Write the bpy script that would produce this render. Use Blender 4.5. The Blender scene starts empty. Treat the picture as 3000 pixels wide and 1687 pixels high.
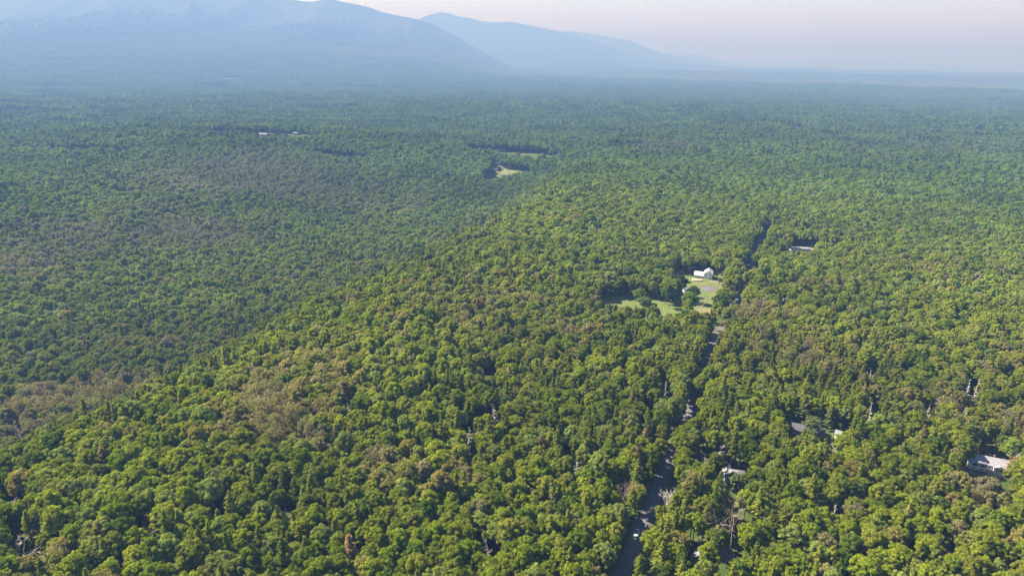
import bpy, bmesh, math, random
import numpy as np
from mathutils import Vector, Matrix
rng = np.random.default_rng(7)
random.seed(7)
scene = bpy.context.scene
COL = scene.collection

# ------------------------------------------------------------------ camera
PITCH = math.radians(18.55); ROLL = math.radians(1.1); FPX = 2000.0; HC = 180.0
cam_d = bpy.data.cameras.new('camera'); cam = bpy.data.objects.new('camera', cam_d); COL.objects.link(cam)
cam_d.sensor_width = 36; cam_d.lens = 24; cam_d.clip_start = 1; cam_d.clip_end = 120000
cam.matrix_world = Matrix.Translation((0, 0, HC)) @ Matrix.Rotation(math.pi/2 - PITCH, 4, 'X') @ Matrix.Rotation(ROLL, 4, 'Z')
scene.camera = cam

# ------------------------------------------------------------------ light
SUN_AZ = math.radians(-68)          # azimuth of the sun, from +Y towards +X
SUN_EL = math.radians(46)
sun_dir = Vector((math.sin(SUN_AZ)*math.cos(SUN_EL), math.cos(SUN_AZ)*math.cos(SUN_EL), math.sin(SUN_EL)))
world = bpy.data.worlds.new('World'); scene.world = world; world.use_nodes = True
wn = world.node_tree.nodes; wl = world.node_tree.links
sky = wn.new('ShaderNodeTexSky'); sky.sky_type = 'NISHITA'; sky.sun_disc = False
sky.sun_elevation = SUN_EL; sky.sun_rotation = SUN_AZ % (2*math.pi)
sky.air_density = 1.0; sky.dust_density = 0.3; sky.ozone_density = 1.2
wn['Background'].inputs[1].default_value = 0.058
wl.new(sky.outputs[0], wn['Background'].inputs[0])
sun_d = bpy.data.lights.new('sun', 'SUN'); sun = bpy.data.objects.new('sun', sun_d); COL.objects.link(sun)
sun_d.energy = 5.0; sun_d.angle = math.radians(0.5); sun_d.color = (1.0, 0.95, 0.86)
sun.rotation_euler = sun_dir.to_track_quat('Z', 'Y').to_euler(); sun.location = (0, 0, 400)
scene.view_settings.view_transform = 'Standard'; scene.view_settings.look = 'None'
scene.view_settings.exposure = 2.3; scene.view_settings.gamma = 1; scene.view_settings.use_curve_mapping = False
cy = scene.cycles
cy.max_bounces = 6; cy.diffuse_bounces = 2; cy.transmission_bounces = 2; cy.volume_bounces = 1
cy.transparent_max_bounces = 4; cy.caustics_reflective = False; cy.caustics_refractive = False
cy.use_denoising = True
try:
    cy.denoiser = 'OPENIMAGEDENOISE'
except Exception:
    pass
HAZE = dict(sigma=(9.0e-5, 1.42e-4, 2.3e-4), albedo=(.260, .312, .425), anis=0.1)   # extinction per metre and single-scattering albedo

# ------------------------------------------------------------------ numbers
def ray(px, py):
    """direction in the world of a point of the 3000x1687 survey photograph"""
    u = (px-1500)/FPX; v = -(py-843.5)/FPX
    c, s = math.cos(ROLL), math.sin(ROLL)
    x = c*u - s*v; y = s*u + c*v
    cp, sp = math.cos(PITCH), math.sin(PITCH)
    return np.array([x, cp + y*sp, -sp + y*cp])
def project(x, y, z):
    """world -> survey photograph pixel (numpy)"""
    x = np.asarray(x, float); y = np.asarray(y, float); z = np.asarray(z, float) - HC
    cp, sp = math.cos(PITCH), math.sin(PITCH)
    f = y*cp - z*sp; up = y*sp + z*cp
    f = np.where(f < 1, 1, f)
    a = x/f; b = up/f
    c, s = math.cos(ROLL), math.sin(ROLL)
    u = c*a + s*b; v = -s*a + c*b
    return 1500 + u*FPX, 843.5 - v*FPX
def flat(px, py, z=0.0):
    d = ray(px, py); t = (z-HC)/d[2]; return (d[0]*t, d[1]*t)

def sines(x, y, wl, seed, n=5):
    r = np.random.default_rng(seed); o = 0
    for i in range(n):
        a = r.uniform(0, math.pi); k = 2*math.pi/(wl*r.uniform(.7, 1.5)); p = r.uniform(0, 6.28)
        o = o + np.sin((x*math.cos(a)+y*math.sin(a))*k + p + 1.3*np.sin((x*math.sin(a)-y*math.cos(a))*k*.6 + p*2))
    return o/math.sqrt(n)*.9
def sstep(a, b, t):
    t = np.clip((t-a)/(b-a), 0, 1); return t*t*(3-2*t)

# mountain crests: pixel skylines in the survey, distance, width of the slope facing us
CRESTS = [
 (9800, 7400, 2.5, [(-2500,60),(-1500,-40),(-600,-110),(0,-90),(300,-60),(560,-70),(760,-35),(858,1),(897,5),(931,3),(960,-3),(982,0),(1003,6),(1079,21),(1120,37),(1174,48),(1224,57),(1248,64),(1282,79),(1315,95),(1352,116),(1381,135),(1414,153),(1455,176),(1500,195)], 11),
 (14000, 5000, 1.7, [(900,110),(1100,80),(1200,66),(1224,57),(1257,43),(1290,36),(1323,41),(1335,48),(1373,53),(1393,57),(1408,63),(1451,67),(1476,64),(1501,64),(1538,72),(1580,81),(1621,89),(1680,104),(1740,122),(1800,142),(1870,163),(1950,180),(2050,196)], 12),
 (18000, 5000, 1.6, [(1500,100),(1600,92),(1650,92),(1683,93),(1725,99),(1766,104),(1795,111),(1832,115),(1853,120),(1878,135),(1911,145),(1940,154),(1965,161),(1994,166),(2040,178),(2120,195)], 13),
 (22000, 3500, 1.3, [(1900,172),(1990,166),(2011,161),(2049,160),(2071,167),(2096,174),(2140,184),(2200,196)], 14),
 (30000, 6000, 1.0, [(1900,176),(2071,176),(2156,175),(2300,177),(2455,178),(2566,181),(2640,186),(2711,188),(2745,194),(2809,194),(2831,200),(2870,213),(2950,220)], 15),
 (40000, 5000, 1.0, [(2600,188),(2831,192),(2900,195),(3000,199),(3300,205),(4200,230)], 16),
]
def crest_curve(D, pts):
    xs, zs = [], []
    for px, py in pts:
        d = ray(px, py); xs.append(d[0]/d[1]*D); zs.append(max(HC + d[2]/d[1]*D, 0))
    return np.array(xs), np.array(zs)
CREST = [(D, W, e, *crest_curve(D, p), s) for D, W, e, p, s in CRESTS]

# the brook's ravine that runs away from us on the left
RAV = np.array([(-420,150)] + [flat(px, py, 14) for px, py in [(60,1330),(330,1215),(560,1110),(790,990),(930,900),(1200,780),(1330,705),(1450,650),(1560,600)]] + [(90,1080),(190,1300),(420,1700)])
def polyline_dist(x, y, pts):
    best = np.full(np.shape(x), 1e9); side = np.zeros(np.shape(x))
    for (ax, ay), (bx, by) in zip(pts[:-1], pts[1:]):
        dx, dy = bx-ax, by-ay; L2 = dx*dx+dy*dy
        t = np.clip(((x-ax)*dx+(y-ay)*dy)/L2, 0, 1)
        d = np.hypot(x-ax-t*dx, y-ay-t*dy)
        s = np.sign(dx*(y-ay)-dy*(x-ax))
        m = d < best; best = np.where(m, d, best); side = np.where(m, s, side)
    return best*side        # positive on the left of the line's direction
ROAD = np.array([(-6,130),(14,165)] + [flat(px, py) for px, py in [(1819,1687),(1847,1640),(1866,1582),(1881,1541),(1898,1503),(1916,1462),(1941,1400),(1951,1361),(1960,1335),(2008,1236),(2023,1207),(2035,1150),(2060,1085),(2098,988),(2118,957),(2161,885),(2170,870),(2185,825),(2202,747),(2231,703),(2254,655)]] + [(352,900),(408,1020),(470,1150)])

def height(x, y):
    x = np.asarray(x, float); y = np.asarray(y, float)
    r = np.hypot(x, y)
    far = sstep(700, 2500, r)
    h = sines(x, y, 900, 1)*(.5 + 6*far) + sines(x, y, 380, 2)*(.25+2.5*far) + sines(x, y, 3200, 3)*6*sstep(2500, 6000, r) - 35*sstep(1700, 5200, r)*(1-.6*sstep(12000, 30000, r))
    s = polyline_dist(x, y, RAV)
    fade = 1-sstep(900, 1500, y)
    h = h - fade*(42*sstep(-10, 85, s)*(1-sstep(150, 700, s))) + fade*9*np.exp(-((s+60)/75)**2)
    h = h + 26*np.exp(-(((x+560)/330)**2 + ((y-1330)/240)**2)) + 14*np.exp(-(((x+700)/260)**2 + ((y-850)/150)**2))
    m = 0
    for D, W, e, xs, zs, sd in CREST:
        E = np.interp(x, xs, zs)
        wob = sines(x, y*.6, 2600, sd)*W*.10
        t = np.clip((D - y)/(W*(1+.12*sines(x, x*0, 3000, sd+50)) ), 0, None)
        f = np.clip(1 - t, 0, 1)**e
        b = np.clip(1-(y-D)/(W*.9), 0, 1)
        S = np.where(y <= D, f, b*b*(3-2*b))
        rid = 1-np.abs(sines(x*1.0+wob, y*.33+x*.25, 1500, sd+20, 4))
        rid2 = 1-np.abs(sines(x, y*.5, 520, sd+40, 4))
        S2 = S*(1 + (-.20*(1-rid) - .03*(1-rid2))*4*S*(1-S)*np.where(y <= D, 1, 0))
        m = np.maximum(m, E*S2)
    return h*(1-sstep(0, 120, m)) + m
def hz(x, y): return float(height(np.array([x]), np.array([y]))[0])
def at(px, py, dz=0.0):
    """the spot on the ground (dz above it) seen at this pixel of the survey"""
    d = ray(px, py); t = np.geomspace(120, 60000, 900)
    g = HC + d[2]*t - height(d[0]*t, d[1]*t) - dz
    k = int(np.argmax(g < 0)) if (g < 0).any() else len(t)-1
    a, b = t[max(k-1, 0)], t[k]
    for _ in range(3):
        tt = np.linspace(a, b, 24); g = HC + d[2]*tt - height(d[0]*tt, d[1]*tt) - dz
        k = int(np.argmax(g < 0)) if (g < 0).any() else 23
        a, b = tt[max(k-1, 0)], tt[k]
    x, y = float(d[0]*b), float(d[1]*b)
    return Vector((x, y, hz(x, y)))

# ------------------------------------------------------------------ helpers
def prop(o, label=None, cat=None, group=None, kind=None):
    if label: o['label'] = label
    if cat: o['category'] = cat
    if group: o['group'] = group
    if kind: o['kind'] = kind
    return o
def link(name, mesh, parent=None, loc=None):
    o = bpy.data.objects.new(name, mesh); COL.objects.link(o)
    if parent: o.parent = parent
    if loc is not None: o.location = loc
    return o
def empty(name, loc, rz=0):
    o = bpy.data.objects.new(name, None); COL.objects.link(o); o.location = loc; o.rotation_euler = (0, 0, rz)
    o.empty_display_size = 1; return o

def new_mat(name, rough=.9, spec=.2):
    m = bpy.data.materials.new(name); m.use_nodes = True
    b = m.node_tree.nodes['Principled BSDF']; b.inputs['Roughness'].default_value = rough
    b.inputs['Specular IOR Level'].default_value = spec
    return m, m.node_tree.nodes, m.node_tree.links, b
def noise_mat(name, c1, c2, scale, rough=.9, spec=.2, c3=None, bump=0, coord='Object', detail=5):
    m, n, l, b = new_mat(name, rough, spec)
    tc = n.new('ShaderNodeTexCoord'); t = n.new('ShaderNodeTexNoise'); t.inputs['Scale'].default_value = scale
    t.inputs['Detail'].default_value = detail; l.new(tc.outputs[coord], t.inputs['Vector'])
    r = n.new('ShaderNodeValToRGB'); e = r.color_ramp.elements
    e[0].position = .35; e[0].color = (*c1, 1); e[1].position = .65; e[1].color = (*c2, 1)
    if c3:
        k = e.new(.8); k.color = (*c3, 1)
    l.new(t.outputs['Fac'], r.inputs['Fac']); l.new(r.outputs[0], b.inputs['Base Color'])
    if bump:
        bp = n.new('ShaderNodeBump'); bp.inputs['Distance'].default_value = bump; l.new(t.outputs['Fac'], bp.inputs['Height']); l.new(bp.outputs[0], b.inputs['Normal'])
    return m

def leaf_material(name, trans=.42):
    m = bpy.data.materials.new(name); m.use_nodes = True; n = m.node_tree.nodes; l = m.node_tree.links; n.clear()
    out = n.new('ShaderNodeOutputMaterial')
    a = n.new('ShaderNodeAttribute'); a.attribute_type = 'INSTANCER'; a.attribute_name = 'tint'
    s = n.new('ShaderNodeAttribute'); s.attribute_type = 'GEOMETRY'; s.attribute_name = 'shade'
    mul = n.new('ShaderNodeVectorMath'); mul.operation = 'MULTIPLY'
    l.new(a.outputs['Color'], mul.inputs[0]); l.new(s.outputs['Color'], mul.inputs[1])
    d = n.new('ShaderNodeBsdfDiffuse'); t = n.new('ShaderNodeBsdfTranslucent'); mx = n.new('ShaderNodeMixShader'); mx.inputs[0].default_value = trans
    tw = n.new('ShaderNodeVectorMath'); tw.operation = 'MULTIPLY'; tw.inputs[1].default_value = (1.25, 1.25, .45)
    l.new(mul.outputs[0], d.inputs[0]); l.new(mul.outputs[0], tw.inputs[0]); l.new(tw.outputs[0], t.inputs[0])
    l.new(d.outputs[0], mx.inputs[1]); l.new(t.outputs[0], mx.inputs[2]); l.new(mx.outputs[0], out.inputs[0])
    return m
M_leaf = leaf_material('foliage')
M_bark = noise_mat('bark', (.07,.055,.04), (.12,.10,.08), 3)
M_dead = noise_mat('weathered_wood', (.30,.27,.24), (.48,.44,.40), 2)
M_deadb = noise_mat('brown_dead_wood', (.13,.10,.085), (.24,.19,.16), 2)

# ------------------------------------------------------------------ mesh soup
_ico = {}
def ico(sub):
    if sub not in _ico:
        bm = bmesh.new(); bmesh.ops.create_icosphere(bm, subdivisions=sub, radius=1)
        _ico[sub] = (np.array([v.co[:] for v in bm.verts]), np.array([[v.index for v in f.verts] for f in bm.faces])); bm.free()
    return _ico[sub]
class Soup:
    def __init__(s): s.v = []; s.f = []; s.m = []; s.sh = []; s.n = 0
    def add(s, v, f, mat=0, shade=1.0):
        v = np.asarray(v, float); f = np.asarray(f, int)
        s.v.append(v); s.f += (f + s.n).tolist(); s.m += [mat]*len(f)
        sh = np.broadcast_to(np.asarray(shade, float), (len(v),) + np.shape(shade)[1:]) if np.ndim(shade) else np.full(len(v), shade)
        s.sh.append(sh); s.n += len(v)
    def data(s): return np.concatenate(s.v), s.f, np.array(s.m), np.concatenate(s.sh)
    def mesh(s, name, mats, smooth=False):
        v, f, m, sh = s.data()
        me = bpy.data.meshes.new(name); me.from_pydata(v.tolist(), [], f); me.update()
        for k in mats: me.materials.append(k)
        me.polygons.foreach_set('material_index', m)
        c = me.attributes.new('shade', 'FLOAT_COLOR', 'POINT')
        c.data.foreach_set('color', np.column_stack([sh, sh, sh, np.ones(len(sh))]).ravel())
        if smooth: me.polygons.foreach_set('use_smooth', [True]*len(f))
        return me
    def tube(s, pts, rad, sides=5, mat=0, shade=1.0, cap=True):
        pts = np.asarray(pts, float); k = len(pts); vs = []
        for i in range(k):
            d = pts[min(i+1, k-1)] - pts[max(i-1, 0)]; d = d/(np.linalg.norm(d)+1e-9)
            a = np.cross(d, [0, 0, 1] if abs(d[2]) < .9 else [1, 0, 0]); a /= np.linalg.norm(a); b = np.cross(d, a)
            for j in range(sides):
                t = 2*math.pi*j/sides; vs.append(pts[i] + rad[i]*(a*math.cos(t)+b*math.sin(t)))
        fs = [[i*sides+j, i*sides+(j+1) % sides, (i+1)*sides+(j+1) % sides, (i+1)*sides+j] for i in range(k-1) for j in range(sides)]
        if cap: fs.append([(k-1)*sides+j for j in range(sides)])
        # from_pydata mixes quads and n-gons happily
        s.v.append(np.array(vs)); s.f += [[q+s.n for q in f] for f in fs]; s.m += [mat]*len(fs); s.sh.append(np.full(len(vs), shade)); s.n += len(vs)

def quads(centers, normals, size, r, aspect=.75):
    """one leaf clump quad per centre, facing roughly its normal"""
    n = len(centers)
    nn = normals/np.linalg.norm(normals, axis=1)[:, None]
    a = np.cross(nn, r.normal(size=(n, 3))); a /= np.linalg.norm(a, axis=1)[:, None]; b = np.cross(nn, a)
    s = (size*r.uniform(.6, 1.25, n))[:, None]
    v = np.stack([centers-a*s-b*s*aspect, centers+a*s*.8-b*s*aspect, centers+a*s+b*s*aspect, centers-a*s*.7+b*s*aspect*.9], 1).reshape(-1, 3)
    return v, np.arange(n*4).reshape(-1, 4)

def crown_soup(seed, R=5.2, HZ=5.6, cz=12.2, n_puff=42, puff=(1.25, 2.1), leaves=110, leaf=.30, sub=1, core=.80, form=1.0, mat=0, open_=0.0, rough=.70):
    r = np.random.default_rng(seed); s = Soup()
    # boughs: crown made of 5..8 lobes each with puffs
    k = int(n_puff); ga = math.pi*(3-math.sqrt(5)); ph0 = r.uniform(0, 6.28)
    lob = [(r.uniform(0, 6.28), r.uniform(.15, .42)) for _ in range(4)]
    for i in range(k):
        z = 1 - (i+.5)/k*1.45
        rr = math.sqrt(max(0, 1-z*z)); a = ph0 + ga*i + r.normal()*.25
        bulge = 1 + sum(w*math.cos((a-b)*(2+q)) for q, (b, w) in enumerate(lob))*.55
        rad = r.uniform(rough, 1.0)*bulge*(1.08 if r.random() < .2 else 1)
        pr = r.uniform(*puff)*(1-.18*max(z, 0))
        zz = z if form == 1 else np.sign(z)*abs(z)**form
        c = np.array([rr*math.cos(a)*(R-pr*.6)*rad, rr*math.sin(a)*(R-pr*.6)*rad, cz + zz*(HZ-pr*.5)*(.86+.2*r.random())*(.9+.1*bulge)])
        vv, ff = ico(sub)
        dv = vv*(1 + .22*np.sin(vv[:, [0]]*3.1+i)*np.cos(vv[:, [1]]*3.7-i) + r.uniform(-.13, .13, (len(vv), 1)))
        sh = r.uniform(.82, 1.18)
        if r.random() >= open_ and core > 0: s.add(c + dv*pr*core*np.array([1, 1, .85]), ff, mat, sh*.95)
        if leaves:
            d = r.normal(size=(leaves, 3)); d[:, 2] = np.where(d[:, 2] < -.3, -d[:, 2]*.7, d[:, 2]); d /= np.linalg.norm(d, axis=1)[:, None]
            cc = c + d*pr*r.uniform(.72, 1.12, (leaves, 1))*np.array([1, 1, .88])
            q, f = quads(cc, d + r.normal(size=(leaves, 3))*.34, leaf, r)
            s.add(q, f, mat, np.repeat(sh*r.uniform(.8, 1.22, leaves), 4))
    return s
def pine_soup(seed, H=21, R=4.2, z0=6.0, whorl=1.15, per=6, clumps=9, quad=3, size=.42, mat=0, dead=False):
    r = np.random.default_rng(seed); s = Soup(); z = z0
    C, N, SH = [], [], []
    while z < H-.5:
        t = (z-z0)/(H-z0)
        L0 = R*(1-t)**.72*(1 if t > .12 else .75)
        a0 = r.uniform(0, 6.28); gap = r.random() < .16
        for j in range(per):
            if r.random() < .12: continue
            a = a0 + j*2*math.pi/per + r.normal()*.2; L = L0*r.uniform(.65, 1.2)*(.7 if gap else 1)
            zb = z + r.normal()*.25; sh = r.uniform(.85, 1.15)
            for q in range(clumps):
                u = .22+.78*(q+r.random())/clumps; w = (r.random()-.5)*L*.42*u
                x = math.cos(a)*L*u - math.sin(a)*w; y = math.sin(a)*L*u + math.cos(a)*w
                zz = zb + L*(-.10*u + .16*u*u) + r.normal()*.12
                for e in range(quad):
                    C.append((x+r.normal()*.12, y+r.normal()*.12, zz+r.normal()*.10))
                    N.append((math.cos(a)*.25+r.normal()*.38, math.sin(a)*.25+r.normal()*.38, .9)); SH.append(sh*r.uniform(.85, 1.15))
        z += whorl*r.uniform(.8, 1.25)*(1.0-.25*t)
    for e in range(14):
        C.append((r.normal()*.22, r.normal()*.22, H-.9+r.random()*1.2)); N.append(tuple(r.normal(size=3)*.5+np.array([0, 0, .5]))); SH.append(1.1)
    q, f = quads(np.array(C), np.array(N), size, r, .42); s.add(q, f, mat, np.repeat(np.array(SH), 4))
    return s
def trunk_soup(seed, H=13, r0=.28, mat=0, limbs=5, lean=.4):
    r = np.random.default_rng(seed); s = Soup()
    dx, dy = r.normal(size=2)*lean
    P = [(dx*t*t, dy*t*t, H*t-1*(t == 0)) for t in np.linspace(0, 1, 5)]
    s.tube(P, [r0*1.25, r0, r0*.8, r0*.6, r0*.3], 6, mat)
    for i in range(limbs):
        t = r.uniform(.5, .85); a = r.uniform(0, 6.28); L = r.uniform(2, 3.6)
        b = np.array([dx*t*t, dy*t*t, H*t])
        s.tube([b, b+np.array([math.cos(a)*L*.5, math.sin(a)*L*.5, L*.4]), b+np.array([math.cos(a)*L, math.sin(a)*L, L*.9])], [r0*.45, r0*.3, r0*.12], 4, mat)
    return s
def branch_soup(seed, H=17, r0=.3, levels=4, spread=.62, mat=0, min_r=.045, first=.42, kids=(3, 4)):
    """a leafless broad tree: forking skeleton"""
    r = np.random.default_rng(seed); s = Soup()
    def grow(p, d, L, rad, lv):
        n = 4; pts = [p]; rr = [rad]
        for i in range(n):
            d = d + r.normal(size=3)*.10 + np.array([0, 0, .04]); d = d/np.linalg.norm(d)
            pts.append(pts[-1] + d*L/n); rr.append(max(rad*(1-.13*(i+1)), min_r*.7))
        s.tube(pts, rr, 5 if lv < 2 else 3, mat)
        if lv >= levels: return
        for j in range(r.integers(kids[0], kids[1]+1)):
            k = r.integers(1 if lv else 3, n+1)
            nd = d + r.normal(size=3)*spread*(1, 1, .6)[0]; nd[2] = nd[2]*.8+.18; nd /= np.linalg.norm(nd)
            grow(pts[k], nd, L*r.uniform(.5, .78), max(rad*.55, min_r), lv+1)
    grow(np.array([0, 0, -.5]), np.array([r.normal()*.05, r.normal()*.05, 1.]), H*first, r0, 0)
    return s
def snag_soup(seed, H=19, r0=.28, mat=0, n=38, L0=2.6, droop=-.1):
    """a dead conifer: straight pole and short bare side branches"""
    r = np.random.default_rng(seed); s = Soup(); dx, dy = r.normal(size=2)*.5
    P = [np.array([dx*t*t, dy*t*t, H*t-.5]) for t in np.linspace(0, 1, 7)]
    s.tube(P, [r0*(1.15-.95*t) for t in np.linspace(0, 1, 7)], 6, mat)
    for i in range(n):
        t = r.uniform(.38, .98); a = r.uniform(0, 6.28); L = L0*(1.15-t)*1.5*r.uniform(.35, 1.1)
        b = np.array([dx*t*t, dy*t*t, H*t-.5]); e = b+np.array([math.cos(a)*L, math.sin(a)*L, L*(droop+.3*r.random())])
        m = (b+e)/2+np.array([0, 0, .12*L]); s.tube([b, m, e], [.085, .06, .035], 3, mat)
        for q in range(2):
            a2 = a+r.choice([-1, 1])*r.uniform(.5, 1.0); l2 = L*r.uniform(.25, .5); s.tube([m, m+np.array([math.cos(a2)*l2, math.sin(a2)*l2, .1*l2])], [.045, .03], 3, mat)
    return s
def merge(*soups_mats):
    o = Soup()
    for s, off in soups_mats:
        v, f, m, sh = s.data(); o.v.append(v); o.f += [[q+o.n for q in g] for g in f]; o.m += (m+off).tolist(); o.sh.append(sh); o.n += len(v)
    return o

# ------------------------------------------------------------------ ground
def tri_grid(xs2, ys2, zs2, name, mats, flip=False):
    h, w = xs2.shape
    v = np.column_stack([xs2.ravel(), ys2.ravel(), zs2.ravel()])
    i = np.arange(h*w).reshape(h, w)
    f = np.stack([i[:-1, :-1], i[:-1, 1:], i[1:, 1:], i[1:, :-1]], -1).reshape(-1, 4)
    if flip: f = f[:, ::-1]
    me = bpy.data.meshes.new(name); me.from_pydata(v.tolist(), [], f.tolist()); me.update()
    for m in mats: me.materials.append(m)
    me.polygons.foreach_set('use_smooth', [True]*len(f))
    return me
rr = np.concatenate([np.linspace(20, 700, 90), np.geomspace(710, 9000, 170)[0:], np.geomspace(9040, 46000, 170)])
front = np.radians(np.linspace(-52, 52, 420)); back = np.radians(np.linspace(54, 306, 64))
th = np.concatenate([front, back, front[:1]+2*math.pi])
RR, TH = np.meshgrid(rr, th, indexing='ij')
lim = np.where(np.abs(((TH+math.pi) % (2*math.pi))-math.pi) > math.radians(53), .045, 1.0)
RRl = np.where(RR > 700, 700 + (RR-700)*lim, RR)
GX, GY = RRl*np.sin(TH), RRl*np.cos(TH); GZ = height(GX, GY)
M_ground, n, l, b = new_mat('forest_floor', 1.0, .05)
tc = n.new('ShaderNodeTexCoord')
n1 = n.new('ShaderNodeTexNoise'); n1.inputs['Scale'].default_value = .09; n1.inputs['Detail'].default_value = 8; l.new(tc.outputs['Object'], n1.inputs['Vector'])
r1 = n.new('ShaderNodeValToRGB'); e = r1.color_ramp.elements
e[0].position = .35; e[0].color = (.030, .052, .012, 1); e[1].position = .62; e[1].color = (.062, .070, .024, 1)
l.new(n1.outputs['Fac'], r1.inputs['Fac'])
n2 = n.new('ShaderNodeTexNoise'); n2.inputs['Scale'].default_value = .0016; n2.inputs['Detail'].default_value = 12; n2.inputs['Roughness'].default_value = .72; l.new(tc.outputs['Object'], n2.inputs['Vector'])
r2 = n.new('ShaderNodeValToRGB'); e = r2.color_ramp.elements
e[0].position = .36; e[0].color = (.006, .013, .006, 1); e[1].position = .64; e[1].color = (.026, .034, .012, 1)
l.new(n2.outputs['Fac'], r2.inputs['Fac'])
fa = n.new('ShaderNodeAttribute'); fa.attribute_name = 'canopy'
mx = n.new('ShaderNodeMix'); mx.data_type = 'RGBA'; l.new(fa.outputs['Fac'], mx.inputs[0]); l.new(r1.outputs[0], mx.inputs[6]); l.new(r2.outputs[0], mx.inputs[7]); l.new(mx.outputs[2], b.inputs['Base Color'])
n3 = n.new('ShaderNodeTexNoise'); n3.inputs['Scale'].default_value = .022; n3.inputs['Detail'].default_value = 4; l.new(tc.outputs['Object'], n3.inputs['Vector']); bp = n.new('ShaderNodeBump'); bp.inputs['Distance'].default_value = 9; l.new(fa.outputs['Fac'], bp.inputs['Strength']); l.new(n3.outputs['Fac'], bp.inputs['Height']); l.new(bp.outputs[0], b.inputs['Normal'])
me = tri_grid(GX[:, :], GY[:, :], GZ, 'ground', [M_ground], flip=True)
at_ = me.attributes.new('canopy', 'FLOAT', 'POINT'); at_.data.foreach_set('value', sstep(6500, 8500, RRl).ravel())
# close the small disc right under the camera
bm = bmesh.new(); bm.from_mesh(me)
bmesh.ops.remove_doubles(bm, verts=bm.verts, dist=.01)
bm.verts.ensure_lookup_table()
be = [e_ for e_ in bm.edges if e_.is_boundary and all(math.hypot(v.co.x, v.co.y) < 25 for v in e_.verts)]
bmesh.ops.contextual_create(bm, geom=be); bm.normal_update()
bm.to_mesh(me); bm.free()
prop(link('ground', me), kind='structure')

# haze: the air itself
def box_mesh(name, lo, hi, mats=()):
    x0, y0, z0 = lo; x1, y1, z1 = hi
    v = [(x0,y0,z0),(x1,y0,z0),(x1,y1,z0),(x0,y1,z0),(x0,y0,z1),(x1,y0,z1),(x1,y1,z1),(x0,y1,z1)]
    f = [(0,3,2,1),(4,5,6,7),(0,1,5,4),(1,2,6,5),(2,3,7,6),(3,0,4,7)]
    me = bpy.data.meshes.new(name); me.from_pydata(v, [], f); me.update()
    for m in mats: me.materials.append(m)
    return me
M_haze = bpy.data.materials.new('haze'); M_haze.use_nodes = True; n = M_haze.node_tree.nodes; l = M_haze.node_tree.links; n.clear()
o = n.new('ShaderNodeOutputMaterial'); pv = n.new('ShaderNodeVolumePrincipled')
# Principled Volume: scatter = d*c, absorption = d*(1-c)*(1-sqrt(a)); solve for the wanted extinction and albedo
hd = max(sg*(w_ + (1-w_)) for sg, w_ in zip(HAZE['sigma'], HAZE['albedo']))
hc = [sg*w_/hd for sg, w_ in zip(HAZE['sigma'], HAZE['albedo'])]
ha = [max(0, 1 - sg*(1-w_)/hd/(1-c_))**2 for sg, w_, c_ in zip(HAZE['sigma'], HAZE['albedo'], hc)]
pv.inputs['Color'].default_value = (*hc, 1); pv.inputs['Density'].default_value = hd; pv.inputs['Anisotropy'].default_value = HAZE['anis']
pv.inputs['Absorption Color'].default_value = (*ha, 1)
l.new(pv.outputs[0], o.inputs['Volume'])
ztop = max(float(GZ.max()), HC) + 30
haze = link('haze', box_mesh('haze', (-41000, -3500, float(GZ.min())-1.5), (41000, 47500, ztop), [M_haze])); prop(haze, kind='stuff')

# road ribbon, verges, lawns: sheets draped over the ground
def ribbon(name, pts, width, dz, mat, step=3.0, wob=0.0, seed=0):
    pts = np.asarray(pts); seg = np.hypot(*np.diff(pts, axis=0).T); cum = np.concatenate([[0], np.cumsum(seg)])
    s = np.arange(0, cum[-1], step)
    # smooth resample
    X = np.interp(s, cum, pts[:, 0]); Y = np.interp(s, cum, pts[:, 1])
    k = np.ones(11)/11; Xp = np.pad(X, 5, mode='edge'); Yp = np.pad(Y, 5, mode='edge'); X = np.convolve(Xp, k, 'valid'); Y = np.convolve(Yp, k, 'valid')
    dX, dY = np.gradient(X), np.gradient(Y); L = np.hypot(dX, dY); nx, ny = -dY/L, dX/L
    r = np.random.default_rng(seed)
    w1 = width/2 + wob*np.convolve(r.normal(size=len(s)+4), np.ones(5)/5, 'valid'); w2 = width/2 + wob*np.convolve(r.normal(size=len(s)+4), np.ones(5)/5, 'valid')
    U = np.linspace(-1, 1, 5)
    xs = np.stack([X + nx*(w1 if u > 0 else w2)*u for u in U], 1); ys = np.stack([Y + ny*(w1 if u > 0 else w2)*u for u in U], 1)
    crown = np.array([-.0, .05, .08, .05, -.0])
    zs = np.stack([height(X, Y)]*5, 1) + dz + crown[None, :]*(width > 3)
    me = tri_grid(xs, ys, zs, name, [mat], flip=False)
    return prop(link(name, me), kind='structure'), (X, Y)
def asphalt():
    m, n, l, b = new_mat('asphalt', .85, .3)
    tc = n.new('ShaderNodeTexCoord'); t = n.new('ShaderNodeTexNoise'); t.inputs['Scale'].default_value = .35; t.inputs['Detail'].default_value = 8; t.inputs['Roughness'].default_value = .7
    l.new(tc.outputs['Object'], t.inputs['Vector']); r = n.new('ShaderNodeValToRGB'); e = r.color_ramp.elements
    e[0].position = .3; e[0].color = (.060, .056, .066, 1); e[1].position = .72; e[1].color = (.105, .098, .108, 1)
    l.new(t.outputs['Fac'], r.inputs['Fac']); l.new(r.outputs[0], b.inputs['Base Color']); return m
M_asph = asphalt()
M_verge = noise_mat('verge_grass', (.045,.06,.02), (.09,.085,.04), .8)
M_gravel = noise_mat('pale_gravel', (.10,.092,.085), (.16,.145,.135), .7)
M_lawn = noise_mat('meadow_grass', (.060,.088,.017), (.092,.110,.028), .11, c3=(.125,.112,.05), detail=7)
M_lawn2 = noise_mat('dry_grass', (.10,.09,.04), (.15,.135,.065), .12)
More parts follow.
